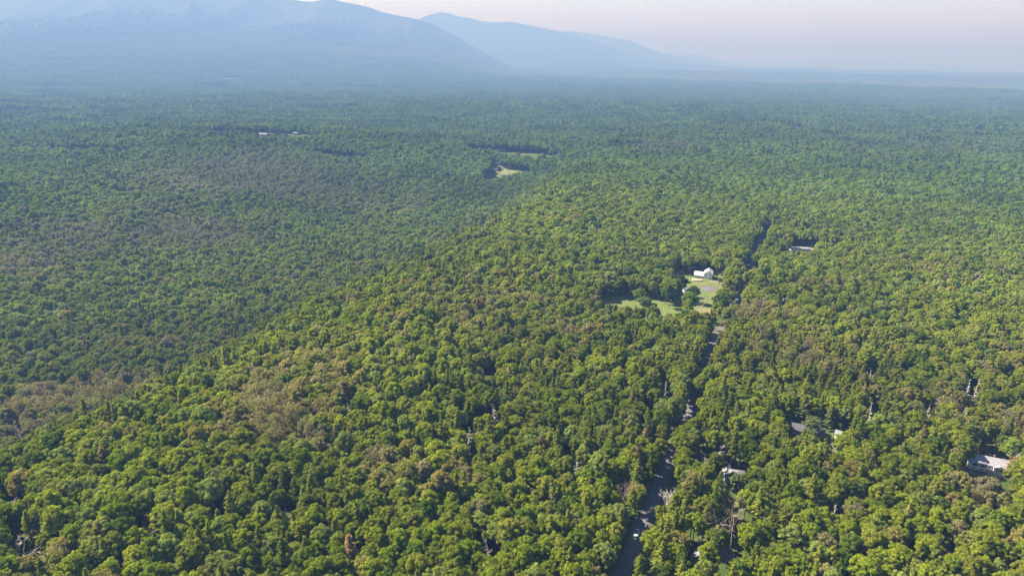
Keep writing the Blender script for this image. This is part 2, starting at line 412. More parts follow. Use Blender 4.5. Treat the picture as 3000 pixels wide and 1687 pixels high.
M_dirt = noise_mat('bare_soil', (.09,.065,.05), (.14,.10,.08), .25)
ribbon('verge', ROAD, 8.4, .05, M_verge, wob=.8, seed=3)
road_o, (RX, RY) = ribbon('road', ROAD, 5.3, .12, M_asph, wob=.10, seed=4)
def drape(name, poly, dz, mat, step=3.0):
    """a grid sheet over the ground, cut to the polygon (world xy)"""
    from mathutils.geometry import tessellate_polygon
    p = np.array(poly); bm = bmesh.new()
    vs = [bm.verts.new((x, y, 0)) for x, y in p]; bm.faces.new(vs)
    x0, y0 = p.min(0); x1, y1 = p.max(0)
    for ax, lo, hi in ((0, x0, x1), (1, y0, y1)):
        for c in np.arange(lo+step*.63, hi, step):
            no = Vector((1, 0, 0)) if ax == 0 else Vector((0, 1, 0))
            bmesh.ops.bisect_plane(bm, geom=bm.verts[:]+bm.edges[:]+bm.faces[:], plane_co=no*c, plane_no=no)
    co = np.array([v.co[:] for v in bm.verts]); z = height(co[:, 0], co[:, 1])
    for v, zz in zip(bm.verts, z): v.co.z = zz + dz
    bm.normal_update()
    for f in bm.faces:
        if f.normal.z < 0: f.normal_flip()
        f.smooth = True
    me = bpy.data.meshes.new(name); bm.to_mesh(me); bm.free(); me.materials.append(mat)
    return prop(link(name, me), kind='structure')
def smooth_poly(pts, n=3, seed=0, amp=0.0):
    p = np.array(pts, float)
    for _ in range(n):
        q = np.empty((len(p)*2, 2)); nx = np.roll(p, -1, 0); q[0::2] = p*.75+nx*.25; q[1::2] = p*.25+nx*.75; p = q
    if amp:
        r = np.random.default_rng(seed); p = p + r.normal(size=p.shape)*amp
    return p
def gpoly(pix, **k): return smooth_poly([at(*p).xy[:] for p in pix], **k)
def c4(*pts): return [(1700+a/4.14, 650+b/4.14) for a, b in pts]
def z2(*pts): return [(1900+a/7.246, 750+b/7.246) for a, b in pts]

drape('meadow', gpoly(c4((170,850),(600,790),(1100,780),(1120,540),(1480,560),(1760,590),(1800,700),(1800,1000),(1700,1180),(1400,1230),(1000,1130),(500,1080),(200,990)), n=2), .10, M_lawn, 4)
drape('dry_grass_patch', gpoly(c4((840,880),(980,890),(960,935),(860,940)), n=2), .13, M_lawn2, 4)
drape('dry_grass_patch', gpoly(c4((1390,1050),(1600,1040),(1580,1120),(1430,1150),(1380,1110)), n=2), .13, M_lawn2, 4)
drape('dry_grass_patch', gpoly(c4((1170,560),(1480,590),(1500,610),(1300,610),(1180,595)), n=2), .13, M_lawn2, 4)
drape('soil_patch', gpoly(z2((1280,880),(1380,870),(1440,900),(1400,925),(1300,910)), n=2), .14, M_gravel, 3)
drape('gravel_drive', gpoly(z2((1290,520),(1400,535),(1600,575),(1760,610),(1740,640),(1560,600),(1380,560),(1280,550)), n=2), .14, M_gravel, 3)
drape('lawn', gpoly([(2385,1215),(2425,1205),(2470,1218),(2505,1250),(2500,1300),(2460,1305),(2440,1270),(2400,1250)], n=2), .10, M_lawn, 3)
drape('soil_yard', gpoly([(2825,1385),(2800,1360),(2810,1310),(2880,1300),(2935,1300),(2960,1330),(2960,1400),(2900,1420),(2850,1405)], n=2), .10, noise_mat('trodden_yard', (.07,.08,.03), (.13,.10,.07), .3), 3)
drape('soil_yard', gpoly([(2085,1600),(2120,1598),(2150,1615),(2160,1640),(2120,1650),(2095,1640)], n=2), .10, M_dirt, 2)
drape('far_meadow', gpoly([(1418,514),(1440,500),(1438,474),(1452,468),(1466,482),(1490,487),(1540,492),(1568,497),(1540,503),(1500,508),(1480,515),(1455,525),(1428,525)], n=2), .25, noise_mat('mown_field', (.065,.085,.028), (.10,.115,.042), .02), 12)
for k, pp in enumerate([[(640,233),(662,229.6),(700,229),(735,232),(733,233.5),(700,232),(665,232.5)], [(2836,381),(2890,382),(2890,384.5),(2836,384)], [(2345,327),(2385,327.5),(2385,330),(2350,330)], [(1940,439),(1965,440),(1960,443),(1942,443)]]):
    drape('far_field', [at(*p).xy[:] for p in pp], 1.2, noise_mat('pale_field', (.18,.22,.10), (.25,.28,.15), .01), 60)
drape('gravel_drive', gpoly([(2262,735),(2290,724),(2330,718),(2400,725),(2400,737),(2310,736),(2280,742)], n=2), .14, M_gravel, 4)

# ------------------------------------------------------------------ what must stay in view
VISIBLE = []       # pixel polygon of the survey; trees in front that would cover it are not planted
def vis(pts, zmax=1e9): VISIBLE.append(np.array(pts, float))
vis([(1800,1700),(1827,1635),(1847,1578),(1863,1537),(1883,1497),(1900,1460),(1908,1436),(1932,1400),(1940,1359),(1952,1331),(1962,1310),(1968,1339),(1960,1365),(1948,1402),(1940,1440),(1930,1464),(1912,1509),(1897,1545),(1879,1586),(1864,1640),(1838,1700)])
vis([(1992,1250),(1999,1235),(2009,1205),(2013,1181),(2030,1153),(2040,1120),(2043,1135),(2041,1173),(2036,1209),(2018,1236)])
vis([(2098,988),(2112,952),(2122,955),(2106,992)])
vis([(2150,889),(2158,868),(2172,868),(2170,889)])
vis([(2170,835),(2177,818),(2185,805),(2194,812),(2190,835)])
vis(c4((215,950),(250,860),(600,835),(830,860),(990,880),(1090,900),(1235,925),(1235,1110),(1120,1095),(1040,1050),(960,1000),(620,1040),(450,1000),(280,975)))
vis(c4((1170,560),(1480,590),(1700,620),(1730,700),(1710,780),(1660,850),(1640,920),(1590,1000),(1560,1100),(1440,1130),(1390,1040),(1370,960),(1440,900),(1430,800),(1300,750),(1200,730),(1190,690),(1150,600)))
vis(z2((740,830),(750,740),(860,670),(910,760),(840,830)))
vis([(2829,1322),(2900,1330),(2935,1340),(2938,1360),(2925,1392),(2880,1394),(2828,1382)])
vis([(2312,1262),(2328,1236),(2356,1246),(2352,1270),(2330,1272),(2316,1272)])
vis([(2437,1262),(2448,1254),(2470,1270),(2462,1285),(2440,1282)])
vis([(2388,1226),(2415,1222),(2418,1240),(2400,1250)])
vis([(2108,1406),(2112,1370),(2150,1366),(2184,1390),(2180,1410),(2150,1406),(2128,1412)])
vis([(2105,1618),(2128,1608),(2132,1560),(2142,1560),(2142,1612),(2158,1632),(2125,1636),(2108,1634)])
vis([(2020,1635),(2022,1622),(2040,1612),(2044,1645),(2026,1648)])
vis([(1418,524),(1422,512),(1440,500),(1438,474),(1452,468),(1466,482),(1490,487),(1540,492),(1560,496),(1500,508),(1480,517),(1455,525)])
vis([(2312,735),(2314,722),(2388,725),(2388,736)])
vis([(640,233),(662,228),(735,231),(733,233)])
vis([(2200,738),(2212,717),(2240,683),(2252,655),(2258,655),(2250,690),(2222,725),(2206,752)])
vis([(2183,779),(2200,745),(2206,745),(2190,785)])
def in_poly(px, py, poly):
    c = np.zeros(np.shape(px), bool); n = len(poly)
    for i in range(n):
        x1, y1 = poly[i]; x2, y2 = poly[i-1]
        k = ((y1 > py) != (y2 > py)) & (px < (x2-x1)*(py-y1)/((y2-y1) if y2 != y1 else 1e-9) + x1)
        c ^= k
    return c
def covers(x, y, z, H, R, extra=1.0):
    """True where a tree (base x,y,z; height H; crown radius R) would cover a part of the visible places"""
    bad = np.zeros(len(x), bool)
    for dx, fz in ((0, .97), (0, .8), (-.8, .75), (.8, .75), (-.45, .92), (.45, .92), (-.95, .6), (.95, .6), (0, .55), (0, .35)):
        px, py = project(x+dx*R*extra, y, z+H*fz)
        for P in VISIBLE:
            bx0, by0 = P.min(0); bx1, by1 = P.max(0)
            m = (px > bx0) & (px < bx1) & (py > by0) & (py < by1)
            if m.any():
                k = np.where(m)[0]; bad[k[in_poly(px[k], py[k], P)]] = True
    return bad

# ------------------------------------------------------------------ buildings and the car
def flat_mat(name, c, rough=.7, spec=.3, metal=0):
    m, n, l, b = new_mat(name, rough, spec); b.inputs['Base Color'].default_value = (*c, 1); b.inputs['Metallic'].default_value = metal; return m
def board_mat(name, c1, c2, axis=2, freq=5.0):
    m, n, l, b = new_mat(name, .75, .25); tc = n.new('ShaderNodeTexCoord'); w = n.new('ShaderNodeTexWave'); w.wave_type = 'BANDS'; w.bands_direction = 'XYZ'[axis]; w.inputs['Scale'].default_value = freq*.5; w.inputs['Distortion'].default_value = .2
    ns = n.new('ShaderNodeTexNoise'); ns.inputs['Scale'].default_value = .9; ns.inputs['Detail'].default_value = 6
    l.new(tc.outputs['Object'], w.inputs['Vector']); l.new(tc.outputs['Object'], ns.inputs['Vector'])
    mx = n.new('ShaderNodeMix'); mx.data_type = 'RGBA'; mx.inputs[6].default_value = (*c1, 1); mx.inputs[7].default_value = (*c2, 1); l.new(ns.outputs['Fac'], mx.inputs[0]); l.new(mx.outputs[2], b.inputs['Base Color'])
    bp = n.new('ShaderNodeBump'); bp.inputs['Distance'].default_value = .03; l.new(w.outputs['Fac'], bp.inputs['Height']); l.new(bp.outputs[0], b.inputs['Normal']); return m
M_white = board_mat('white_siding', (.80,.80,.80), (.72,.73,.75)); M_cream = board_mat('cream_siding', (.68,.66,.60), (.58,.56,.52)); M_blue = board_mat('pale_blue_siding', (.34,.39,.44), (.28,.33,.38)); M_grey = board_mat('grey_siding', (.30,.30,.29), (.22,.22,.22))
M_rwhite = board_mat('white_metal_roof', (.44,.44,.46), (.37,.38,.40), 0, 4); M_rlilac = noise_mat('grey_shingles', (.15,.15,.18), (.22,.22,.25), 1.5); M_rdark = noise_mat('dark_shingles', (.05,.05,.062), (.085,.085,.10), 1.5)
M_rgrey = noise_mat('weathered_shingles', (.10,.10,.12), (.16,.16,.18), 1.5); M_rblue = board_mat('pale_metal_roof', (.13,.145,.16), (.17,.19,.20), 0, 4); M_trim = flat_mat('white_trim', (.8,.8,.8)); M_glass = flat_mat('window_glass', (.02,.025,.035), .08, .6); M_shut = flat_mat('dark_shutter', (.02,.025,.06)); M_brick = noise_mat('brick', (.14,.08,.065), (.19,.11,.09), 3); M_conc = noise_mat('concrete', (.24,.23,.22), (.32,.31,.30), 2)
M_wood = noise_mat('deck_boards', (.22,.17,.13), (.34,.28,.22), 2); M_dwood = noise_mat('dark_boards', (.05,.04,.035), (.10,.08,.07), 2)
M_farw = noise_mat('far_walls', (.15,.15,.145), (.20,.20,.195), .3); M_farr = noise_mat('far_roofs', (.12,.125,.13), (.18,.185,.19), .3)
def pmesh(name, v, f, mat, parent, loc=None):
    me = bpy.data.meshes.new(name); me.from_pydata([tuple(map(float, q)) for q in v], [], f); me.update(); me.materials.append(mat)
    bm = bmesh.new(); bm.from_mesh(me); bmesh.ops.recalc_face_normals(bm, faces=bm.faces); bm.to_mesh(me); bm.free()
    return link(name, me, parent, loc)
def pbox(name, lo, hi, mat, parent): 
    o = link(name, box_mesh(name, lo, hi, [mat]), parent); return o
def gable_walls(name, x0, x1, y0, y1, z0, h, rise, mat, parent, along='x'):
    if along == 'x':
        ym = (y0+y1)/2
        v = [(x0,y0,z0),(x1,y0,z0),(x1,y1,z0),(x0,y1,z0),(x0,y0,h),(x1,y0,h),(x1,y1,h),(x0,y1,h),(x0,ym,h+rise),(x1,ym,h+rise)]
        f = [(0,1,5,4),(2,3,7,6),(1,2,6,9,5),(3,0,4,8,7),(4,5,9,8),(6,7,8,9),(0,3,2,1)]
    else:
        xm = (x0+x1)/2
        v = [(x0,y0,z0),(x1,y0,z0),(x1,y1,z0),(x0,y1,z0),(x0,y0,h),(x1,y0,h),(x1,y1,h),(x0,y1,h),(xm,y0,h+rise),(xm,y1,h+rise)]
        f = [(0,1,5,8,4),(2,3,7,9,6),(1,2,6,5),(3,0,4,7),(5,6,9,8),(7,4,8,9),(0,3,2,1)]
    return pmesh(name, v, f, mat, parent)
def gable_roof(name, x0, x1, y0, y1, h, rise, mat, parent, along='x', over=.5, th=.16):
    a = over
    if along == 'x':
        ym = (y0+y1)/2; k = rise/((y1-y0)/2); P = [(y0-a, h-a*k), (ym, h+rise), (y1+a, h-a*k)]
        v = [(x, y, z+dz) for x in (x0-a, x1+a) for dz in (.03, th+.03) for y, z in P]
    else:
        xm = (x0+x1)/2; k = rise/((x1-x0)/2); P = [(x0-a, h-a*k), (xm, h+rise), (x1+a, h-a*k)]
        v = [(x, y, z+dz) for y in (y0-a, y1+a) for dz in (.03, th+.03) for x, z in P]
    f = [(0,1,4,3),(1,2,5,4),(6,9,10,7),(7,10,11,8),(0,6,7,1),(1,7,8,2),(3,4,10,9),(4,5,11,10),(0,3,9,6),(2,8,11,5)]
    return pmesh(name, v, f, mat, parent)
def hip_roof(name, x0, x1, y0, y1, h, rise, mat, parent, over=.5, th=.15):
    x0 -= over; x1 += over; y0 -= over; y1 += over; w = (y1-y0)/2; xm0, xm1 = min(x0+w, (x0+x1)/2), max(x1-w, (x0+x1)/2); ym = (y0+y1)/2
    v = [(x0,y0,h),(x1,y0,h),(x1,y1,h),(x0,y1,h),(x0,y0,h+th),(x1,y0,h+th),(x1,y1,h+th),(x0,y1,h+th),(xm0,ym,h+rise),(xm1+.01,ym,h+rise)]
    f = [(0,3,2,1),(0,1,5,4),(1,2,6,5),(2,3,7,6),(3,0,4,7),(4,5,9,8),(5,6,9),(6,7,8,9),(7,4,8)]
    return pmesh(name, v, f, mat, parent)
def window(parent, x, z, w, h, y, side='front', shutters=False, frame=M_trim, panes=1, name='window'):
    """frame proud of the wall with the pane set back in it; side front = -y, right = +x, left = -x"""
    t = .09; D = .07
    def box(nm, a0, a1, z0, z1, d0, d1, mat, par):
        if side == 'front': return pbox(nm, (a0, y-d1, z0), (a1, y-d0, z1), mat, par)
        if side == 'right': return pbox(nm, (y+d0, a0, z0), (y+d1, a1, z1), mat, par)
        return pbox(nm, (y-d1, a0, z0), (y-d0, a1, z1), mat, par)
    # frame as one mesh: four bars
    bars = [(x-w/2-t, x+w/2+t, z+h/2, z+h/2+t), (x-w/2-t, x+w/2+t, z-h/2-t, z-h/2), (x-w/2-t, x-w/2, z-h/2, z+h/2), (x+w/2, x+w/2+t, z-h/2, z+h/2)] + [(x-w/2+w*k/panes-.04, x-w/2+w*k/panes+.04, z-h/2, z+h/2) for k in range(1, panes)]
    V, F = [], []
    for a0, a1, z0, z1 in bars:
        b0 = len(V)
        if side == 'front': lo, hi = (a0, y-D, z0), (a1, y-.002, z1)
        elif side == 'right': lo, hi = (y+.002, a0, z0), (y+D, a1, z1)
        else: lo, hi = (y-D, a0, z0), (y-.002, a1, z1)
        (X0, Y0, Z0), (X1, Y1, Z1) = lo, hi
        V += [(X0,Y0,Z0),(X1,Y0,Z0),(X1,Y1,Z0),(X0,Y1,Z0),(X0,Y0,Z1),(X1,Y0,Z1),(X1,Y1,Z1),(X0,Y1,Z1)]
        F += [tuple(q+b0 for q in g) for g in [(0,3,2,1),(4,5,6,7),(0,1,5,4),(1,2,6,5),(2,3,7,6),(3,0,4,7)]]
    o = pmesh(name, V, F, frame, parent)
    box('pane', x-w/2, x+w/2, z-h/2, z+h/2, .01, .03, M_glass, o)
    if shutters:
        for s_ in (-1, 1): c = x+s_*(w/2+t+.26); box('shutter', c-.24, c+.24, z-h/2-.05, z+h/2+.05, .005, .06, M_shut, parent)
    return o
def door(parent, x, z0, y, w=.95, h=2.05, mat=M_trim, side='front'):
    if side == 'front': o = pbox('door', (x-w/2, y-.06, z0), (x+w/2, y-.003, z0+h), mat, parent); pbox('pane', (x-w*.25, y-.075, z0+h*.5), (x+w*.25, y-.063, z0+h*.9), M_glass, o)
    else: o = pbox('door', (y+.003, x-w/2, z0), (y+.06, x+w/2, z0+h), mat, parent)
    return o
def building(name, px, py, yaw, label, cat='house', dz=0):
    p = at(px, py); o = empty(name, (p.x, p.y, p.z+dz), math.radians(yaw)); prop(o, label, cat); return o

# split-level house on the right (origin: front left corner)
o = building('split_level_house', 2836, 1373, -22, 'white split-level house with dark shuttered windows, half hidden by a pale branching tree')
pbox('foundation', (.15, .15, -1.5), (15.6, 7.7, .35), M_brick, o)
pbox('lower_wall', (0, 0, .35), (15.8, 7.9, 1.9), M_cream, o)
gable_walls('upper_wall', -.1, 15.9, -.25, 8.0, 1.9, 4.3, 2.15, M_white, o)
gable_roof('roof', -.1, 15.9, -.25, 8.0, 4.3, 2.15, M_rlilac, o, over=.45)
for x in (2.2, 5.4): window(o, x, 3.15, 1.3, 1.15, -.25, shutters=True)
for x in (2.0, 5.3): window(o, x, 1.15, 1.0, .65, 0)
door(o, 8.3, 1.95, -.25); window(o, 11.7, 3.05, 2.9, 1.25, -.25, panes=3); window(o, 11.6, 1.1, 1.2, .6, 0)
for y in (2, 5.8): window(o, y, 3.1, 1.0, 1.1, -.1, side='left')
V, F = [], []
for k in range(6):
    lo, hi = (7.4, -1.0-.30*k, -.6), (9.3, -.72-.30*k, 1.85-.30*k)
    b0 = len(V); (X0, Y0, Z0), (X1, Y1, Z1) = lo, hi
    V += [(X0,Y0,Z0),(X1,Y0,Z0),(X1,Y1,Z0),(X0,Y1,Z0),(X0,Y0,Z1),(X1,Y0,Z1),(X1,Y1,Z1),(X0,Y1,Z1)]; F += [tuple(q+b0 for q in g) for g in [(0,3,2,1),(4,5,6,7),(0,1,5,4),(1,2,6,5),(2,3,7,6),(3,0,4,7)]]
pmesh('steps', V, F, M_conc, o)
gable_walls('porch_wall', 9.4, 14.2, -1.3, -.26, 1.9, 4.0, .7, M_white, o, 'y'); gable_roof('porch_roof', 9.4, 14.2, -1.4, .9, 4.05, .75, M_rlilac, o, 'y', over=.3)
window(o, 11.8, 3.0, 3.2, 1.1, -1.3, panes=4)
pbox('porch_base', (9.5, -1.25, -.6), (14.1, -.02, 1.88), M_cream, o)
pbox('chimney', (10.2, 5.2, 4.5), (10.9, 5.9, 7.1), M_brick, o)

# white farmhouse
o = building('farmhouse', 2061, 817, -19, 'white farmhouse with bright metal roofs between the pond and the yellow-green tree')
gable_walls('main_wall', 0, 7.2, 0, 9.5, -.8, 5.2, 2.7, M_white, o, 'y'); gable_roof('main_roof', 0, 7.2, 0, 9.5, 5.2, 2.7, M_rwhite, o, 'y', over=.45)
gable_walls('wing_wall', -8.2, -.01, 2.0, 8.0, -.8, 3.0, 1.9, M_white, o, 'x'); gable_roof('wing_roof', -8.2, -.5, 2.0, 8.0, 3.0, 1.9, M_rwhite, o, 'x', over=.45)
pmesh('porch_roof', [(-8,.2,2.35),(-.5,.2,2.35),(-.5,2.0,2.95),(-8,2.0,2.95),(-8,.2,2.5),(-.5,.2,2.5),(-.5,2.0,3.1),(-8,2.0,3.1)], [(0,3,2,1),(4,5,6,7),(0,1,5,4),(1,2,6,5),(2,3,7,6),(3,0,4,7)], M_rwhite, o)
for x in (-7.8, -5.4, -3.0, -.75): pbox('porch_post', (x-.09, .3, -.6), (x+.09, .48, 2.36), M_trim, o)
for x, z in ((1.7, 1.5), (5.4, 1.5), (1.7, 4.0), (5.4, 4.0)): window(o, x, z, .95, 1.4, 0)
for x in (-6.6, -4.2, -1.8): window(o, x, 1.4, .9, 1.2, 2.0)
for y, z in ((2.4, 1.5), (7.0, 1.5), (2.4, 4.0), (7.0, 4.0)): window(o, y, z, .95, 1.4, 7.2, side='right')
pbox('chimney', (3.2, 6.2, 6.2), (3.9, 6.9, 9.0), M_brick, o)
# oval deck with a pool
p = at(2042, 822); o = empty('pool_deck', (p.x, p.y, p.z), math.radians(-12)); prop(o, 'pale-edged oval deck with brown cover in front of the white farmhouse', 'deck')
ov = [(4.6*math.cos(t)*(1 if abs(math.cos(t)) < .8 else .97), 2.6*math.sin(t)) for t in np.linspace(0, 2*math.pi, 25)[:-1]]
def disk(name, pts, z0, z1, mat, parent):
    k = len(pts); v = [(x, y, z0) for x, y in pts] + [(x, y, z1) for x, y in pts]; f = [tuple(range(k))[::-1], tuple(range(k, 2*k))] + [(i, (i+1) % k, (i+1) % k+k, i+k) for i in range(k)]
    return pmesh(name, v, f, mat, parent)
disk('deck', ov, -.5, .9, M_conc, o); disk('cover', [(x*.82, y*.78) for x, y in ov], .9, 1.0, M_wood, o)
V, F = [], []
for (xa, ya), (xb, yb) in zip(ov, ov[1:]+ov[:1]):
    b0 = len(V); V += [(xa,ya,1.55),(xb,yb,1.55),(xb,yb,1.65),(xa,ya,1.65),(xa*.985,ya*.985,1.55),(xb*.985,yb*.985,1.55),(xb*.985,yb*.985,1.65),(xa*.985,ya*.985,1.65)]
    F += [tuple(q+b0 for q in g) for g in [(0,1,2,3),(7,6,5,4),(3,2,6,7),(0,4,5,1)]]
    b0 = len(V); V += [(xa,ya,.9),(xa+.09,ya,.9),(xa+.09,ya+.09,.9),(xa,ya+.09,.9),(xa,ya,1.6),(xa+.09,ya,1.6),(xa+.09,ya+.09,1.6),(xa,ya+.09,1.6)]
    F += [tuple(q+b0 for q in g) for g in [(0,3,2,1),(4,5,6,7),(0,1,5,4),(1,2,6,5),(2,3,7,6),(3,0,4,7)]]
pmesh('railing', V, F, M_trim, o)
# pond
M_water, n, l, b = new_mat('pond_water', .25, .5); b.inputs['Base Color'].default_value = (.20,.18,.20,1)
ns = n.new('ShaderNodeTexNoise'); ns.inputs['Scale'].default_value = .25; ns.inputs['Detail'].default_value = 5; rp = n.new('ShaderNodeValToRGB'); rp.color_ramp.elements[0].color = (.085,.078,.092,1); rp.color_ramp.elements[1].color = (.13,.115,.12,1); tc = n.new('ShaderNodeTexCoord'); l.new(tc.outputs['Object'], ns.inputs['Vector']); l.new(ns.outputs['Fac'], rp.inputs[0]); l.new(rp.outputs[0], b.inputs['Base Color'])
pond_pix = [(2051,845),(2054,841),(2060,838),(2070,837),(2080,838.5),(2092,840),(2103,842),(2107,847),(2104,853),(2094,855),(2082,853),(2070,852),(2058,850)]
drape('pond_bank', gpoly([(2077+(x-2077)*1.07, 846+(y-846)*1.16) for x, y in pond_pix], n=2), .15, M_dwood, 2); drape('pond', gpoly(pond_pix, n=2), .19, M_water, 3)
# grey shed and pale barn of the farm
o = building('shed', 1996.5, 829, -6, 'small grey-roofed shed with dark walls left of the pool deck', 'shed')
gable_walls('wall', 0, 4.6, 0, 4.4, -.6, 2.6, .9, M_dwood, o, 'x'); gable_roof('roof', 0, 4.6, 0, 4.4, 2.6, .9, M_rlilac, o, 'x', over=.3); door(o, 2.3, .0, 0, mat=M_dwood)
o = building('barn', 2006, 862, 32, 'small pale blue-roofed barn half hidden by a dark tree at the meadow edge', 'barn')
gable_walls('wall', 0, 6.0, 0, 4.6, -.6, 2.9, 1.5, M_white, o, 'x'); gable_roof('roof', 0, 6.0, 0, 4.6, 2.9, 1.5, M_rblue, o, 'x', over=.35); door(o, 3, 0, 0, w=1.8, h=2.2); window(o, 1.2, 1.6, .7, .8, 0)
# garden beds
for (px, py, w, d, rz, lab) in ((2051,877,7,1.3,-15,'longest pale-edged garden bed at the right of the farm meadow'), (2063,873,6,1.2,-12,'dark garden bed just behind the longest bed'), (2056,884,8,1.2,-14,'thin pale garden bed nearest the big bright tree')):
    p = at(px, py); o = empty('garden_bed', (p.x, p.y, p.z), math.radians(rz)); prop(o, lab, 'garden bed', 'garden beds of the farm')
    V, F = [], []
    for lo, hi in (((-w/2,-d/2,-.2),(w/2,-d/2+.12,.4)), ((-w/2,d/2-.12,-.2),(w/2,d/2,.4)), ((-w/2,-d/2+.12,-.2),(-w/2+.12,d/2-.12,.4)), ((w/2-.12,-d/2+.12,-.2),(w/2,d/2-.12,.4))):
        b0 = len(V); (X0, Y0, Z0), (X1, Y1, Z1) = lo, hi; V += [(X0,Y0,Z0),(X1,Y0,Z0),(X1,Y1,Z0),(X0,Y1,Z0),(X0,Y0,Z1),(X1,Y0,Z1),(X1,Y1,Z1),(X0,Y1,Z1)]; F += [tuple(q+b0 for q in g) for g in [(0,3,2,1),(4,5,6,7),(0,1,5,4),(1,2,6,5),(2,3,7,6),(3,0,4,7)]]
    pmesh('edging', V, F, M_conc, o); pbox('earth', (-w/2+.12, -d/2+.12, -.2), (w/2-.12, d/2-.12, .33), M_dwood, o)
# ranch house and its metal-roofed shed
o = building('ranch_house', 2319, 1272, -20, 'dark grey roofed ranch house largely behind a greyish green tree', 'house')
gable_walls('wall', 0, 15, 0, 7.6, -.8, 2.9, 1.9, M_grey, o, 'x'); gable_roof('roof', 0, 15, 0, 7.6, 2.9, 1.9, M_rdark, o, 'x', over=.6)
for x in (2.5, 6.0, 11.5): window(o, x, 1.6, 1.3, 1.1, 0)
door(o, 8.6, .2, 0)
o = building('metal_roofed_shed', 2443, 1284, -38, 'pale shed with a white metal roof at the corner of a small lawn', 'shed')
gable_walls('wall', 0, 5.2, 0, 4.4, -.8, 2.9, 1.2, M_white, o, 'x'); gable_roof('roof', 0, 5.2, 0, 4.4, 2.9, 1.2, M_rblue, o, 'x', over=.35); door(o, 1.4, .1, 0); window(o, 3.5, 1.6, .8, .8, 0)
# hip-roofed cottage
o = building('cottage', 2122, 1412, -14, 'pale blue cottage with grey hip roof in a dark gap right of the road', 'house')
pbox('wall', (0, 0, -1), (8.6, 7.0, 2.7), M_blue, o); hip_roof('roof', 0, 8.6, 0, 7.0, 2.7, 1.9, M_rgrey, o)
gable_walls('wing_wall', -1.2, 2.6, 3.6, 10.2, -1, 2.7, 1.5, M_blue, o, 'y'); gable_roof('wing_roof', -1.2, 2.6, 3.4, 10.2, 2.75, 1.5, M_rgrey, o, 'y', over=.4)
for x in (1.8, 6.6): window(o, x, 1.5, 1.1, 1.1, 0)
door(o, 4.2, .1, 0)
# cabin low in the picture
o = building('cabin', 2024, 1648, -30, 'small dark cabin with a white-framed window in deep shade near the bottom edge', 'cabin')
gable_walls('wall', 0, 4.6, 0, 5.5, -.8, 2.5, 1.3, M_grey, o, 'y'); gable_roof('roof', 0, 4.6, 0, 5.5, 2.5, 1.3, M_rgrey, o, 'y', over=.4); window(o, 2.2, 1.3, 1.3, 1.1, 0, panes=2); window(o, 1.5, 1.3, 1.0, 1.0, 4.6, side='right')
# long white building beyond the farm
o = building('long_building', 2315, 735, -3, 'long low white building with a pale roof beside a gravel strip right of the road', 'building')
gable_walls('wall', 0, 20, 0, 6, -.8, 2.7, .9, M_white, o, 'x'); gable_roof('roof', 0, 20, 0, 6, 2.7, .9, M_farr, o, 'x', over=.35)
for k in range(5): window(o, 2+4*k, 1.5, 1.4, 1.1, 0)
# far houses, a few pixels each
FARB = [ (216,141,60,16,M_white,M_rwhite,'white strip of a building high on the left mountain foot'), (595,226,55,22,M_cream,M_rwhite,'pale building left of the long far field'), (770,400,34,14,M_white,M_rwhite,'white building in front of the dark tree row left of centre'), (786,398,22,12,M_white,M_rblue,'smaller building right of the white one by the dark tree row'), (868,396,30,10,M_cream,M_rwhite,'low pale building at the right end of the dark tree row'),
 (1354,203,60,20,M_white,M_rwhite,'white building at the foot of the second mountain'), (1396,287,34,16,M_cream,M_rwhite,'pale house left of the middle in the far plain'), (1411,290,26,14,M_grey,M_rdark,'dark-roofed house beside the pale one in the far plain'), (1543,293,30,14,M_white,M_rwhite,'white building at the left end of the far village'), (1620,293,30,14,M_white,M_rwhite,'white building in the middle of the far village'), (1716,295,28,14,M_white,M_rwhite,'white building at the right end of the far village'), (1512,203,50,18,M_white,M_rwhite,'faint white building below the second mountain ridge'),
 (2333,377,18,10,M_cream,M_rwhite,'cream house with a bright roof in the right far forest'), (2346,373,16,9,M_cream,M_rblue,'second cream house just right of the first'), (2324,380,10,7,M_white,M_rwhite,'small white outbuilding left of the cream house'), (2113,374,12,9,M_white,M_rwhite,'lone white house left of the cream houses'), (2866,382,30,10,M_white,M_rwhite,'long white building by dark trees at the far right'), (2068,263,40,16,M_white,M_rwhite,'white building in the hazy plain below the mountain end'), (727,136,34,14,M_white,M_rwhite,'tiny white house on the left mountain foot'), (547,150,26,12,M_white,M_rwhite,'tiny pale house left of the one on the mountain foot'), (2793,255,50,16,M_white,M_rwhite,'faint white building in the right far plain'), (104,340,16,10,M_cream,M_rblue,'small pale house at the far left') ]
for px, py, L_, W_, mw, mr, lab in FARB:
    L_, W_ = L_*.45, W_*.6; mw, mr = M_farw, M_farr
    o = building('far_house', px, py, -8 if px < 1500 else 6, lab, 'building'); h_ = 3.2 + L_*.05
    gable_walls('wall', -L_/2, L_/2, 0, W_, -2, h_+11, W_*.16, mw, o, 'x') if False else gable_walls('wall', -L_/2, L_/2, 0, W_, -2, h_, W_*.22, mw, o, 'x')
    gable_roof('roof', -L_/2, L_/2, 0, W_, h_, W_*.22, mr, o, 'x', over=.6, th=.3)
    FOOT_LATE = globals().setdefault('FOOT_LATE', []); p = at(px, py); FOOT_LATE.append((p.x, p.y+W_/2, L_*.5+5))
    a0, a1 = project(p.x-L_/2, p.y, p.z), project(p.x+L_/2, p.y, p.z+h_+1.5)
    vis([(float(a0[0]), float(a0[1])+.3), (float(a1[0]), float(a0[1])+.3), (float(a1[0]), float(a1[1])-.5), (float(a0[0]), float(a1[1])-.5)])
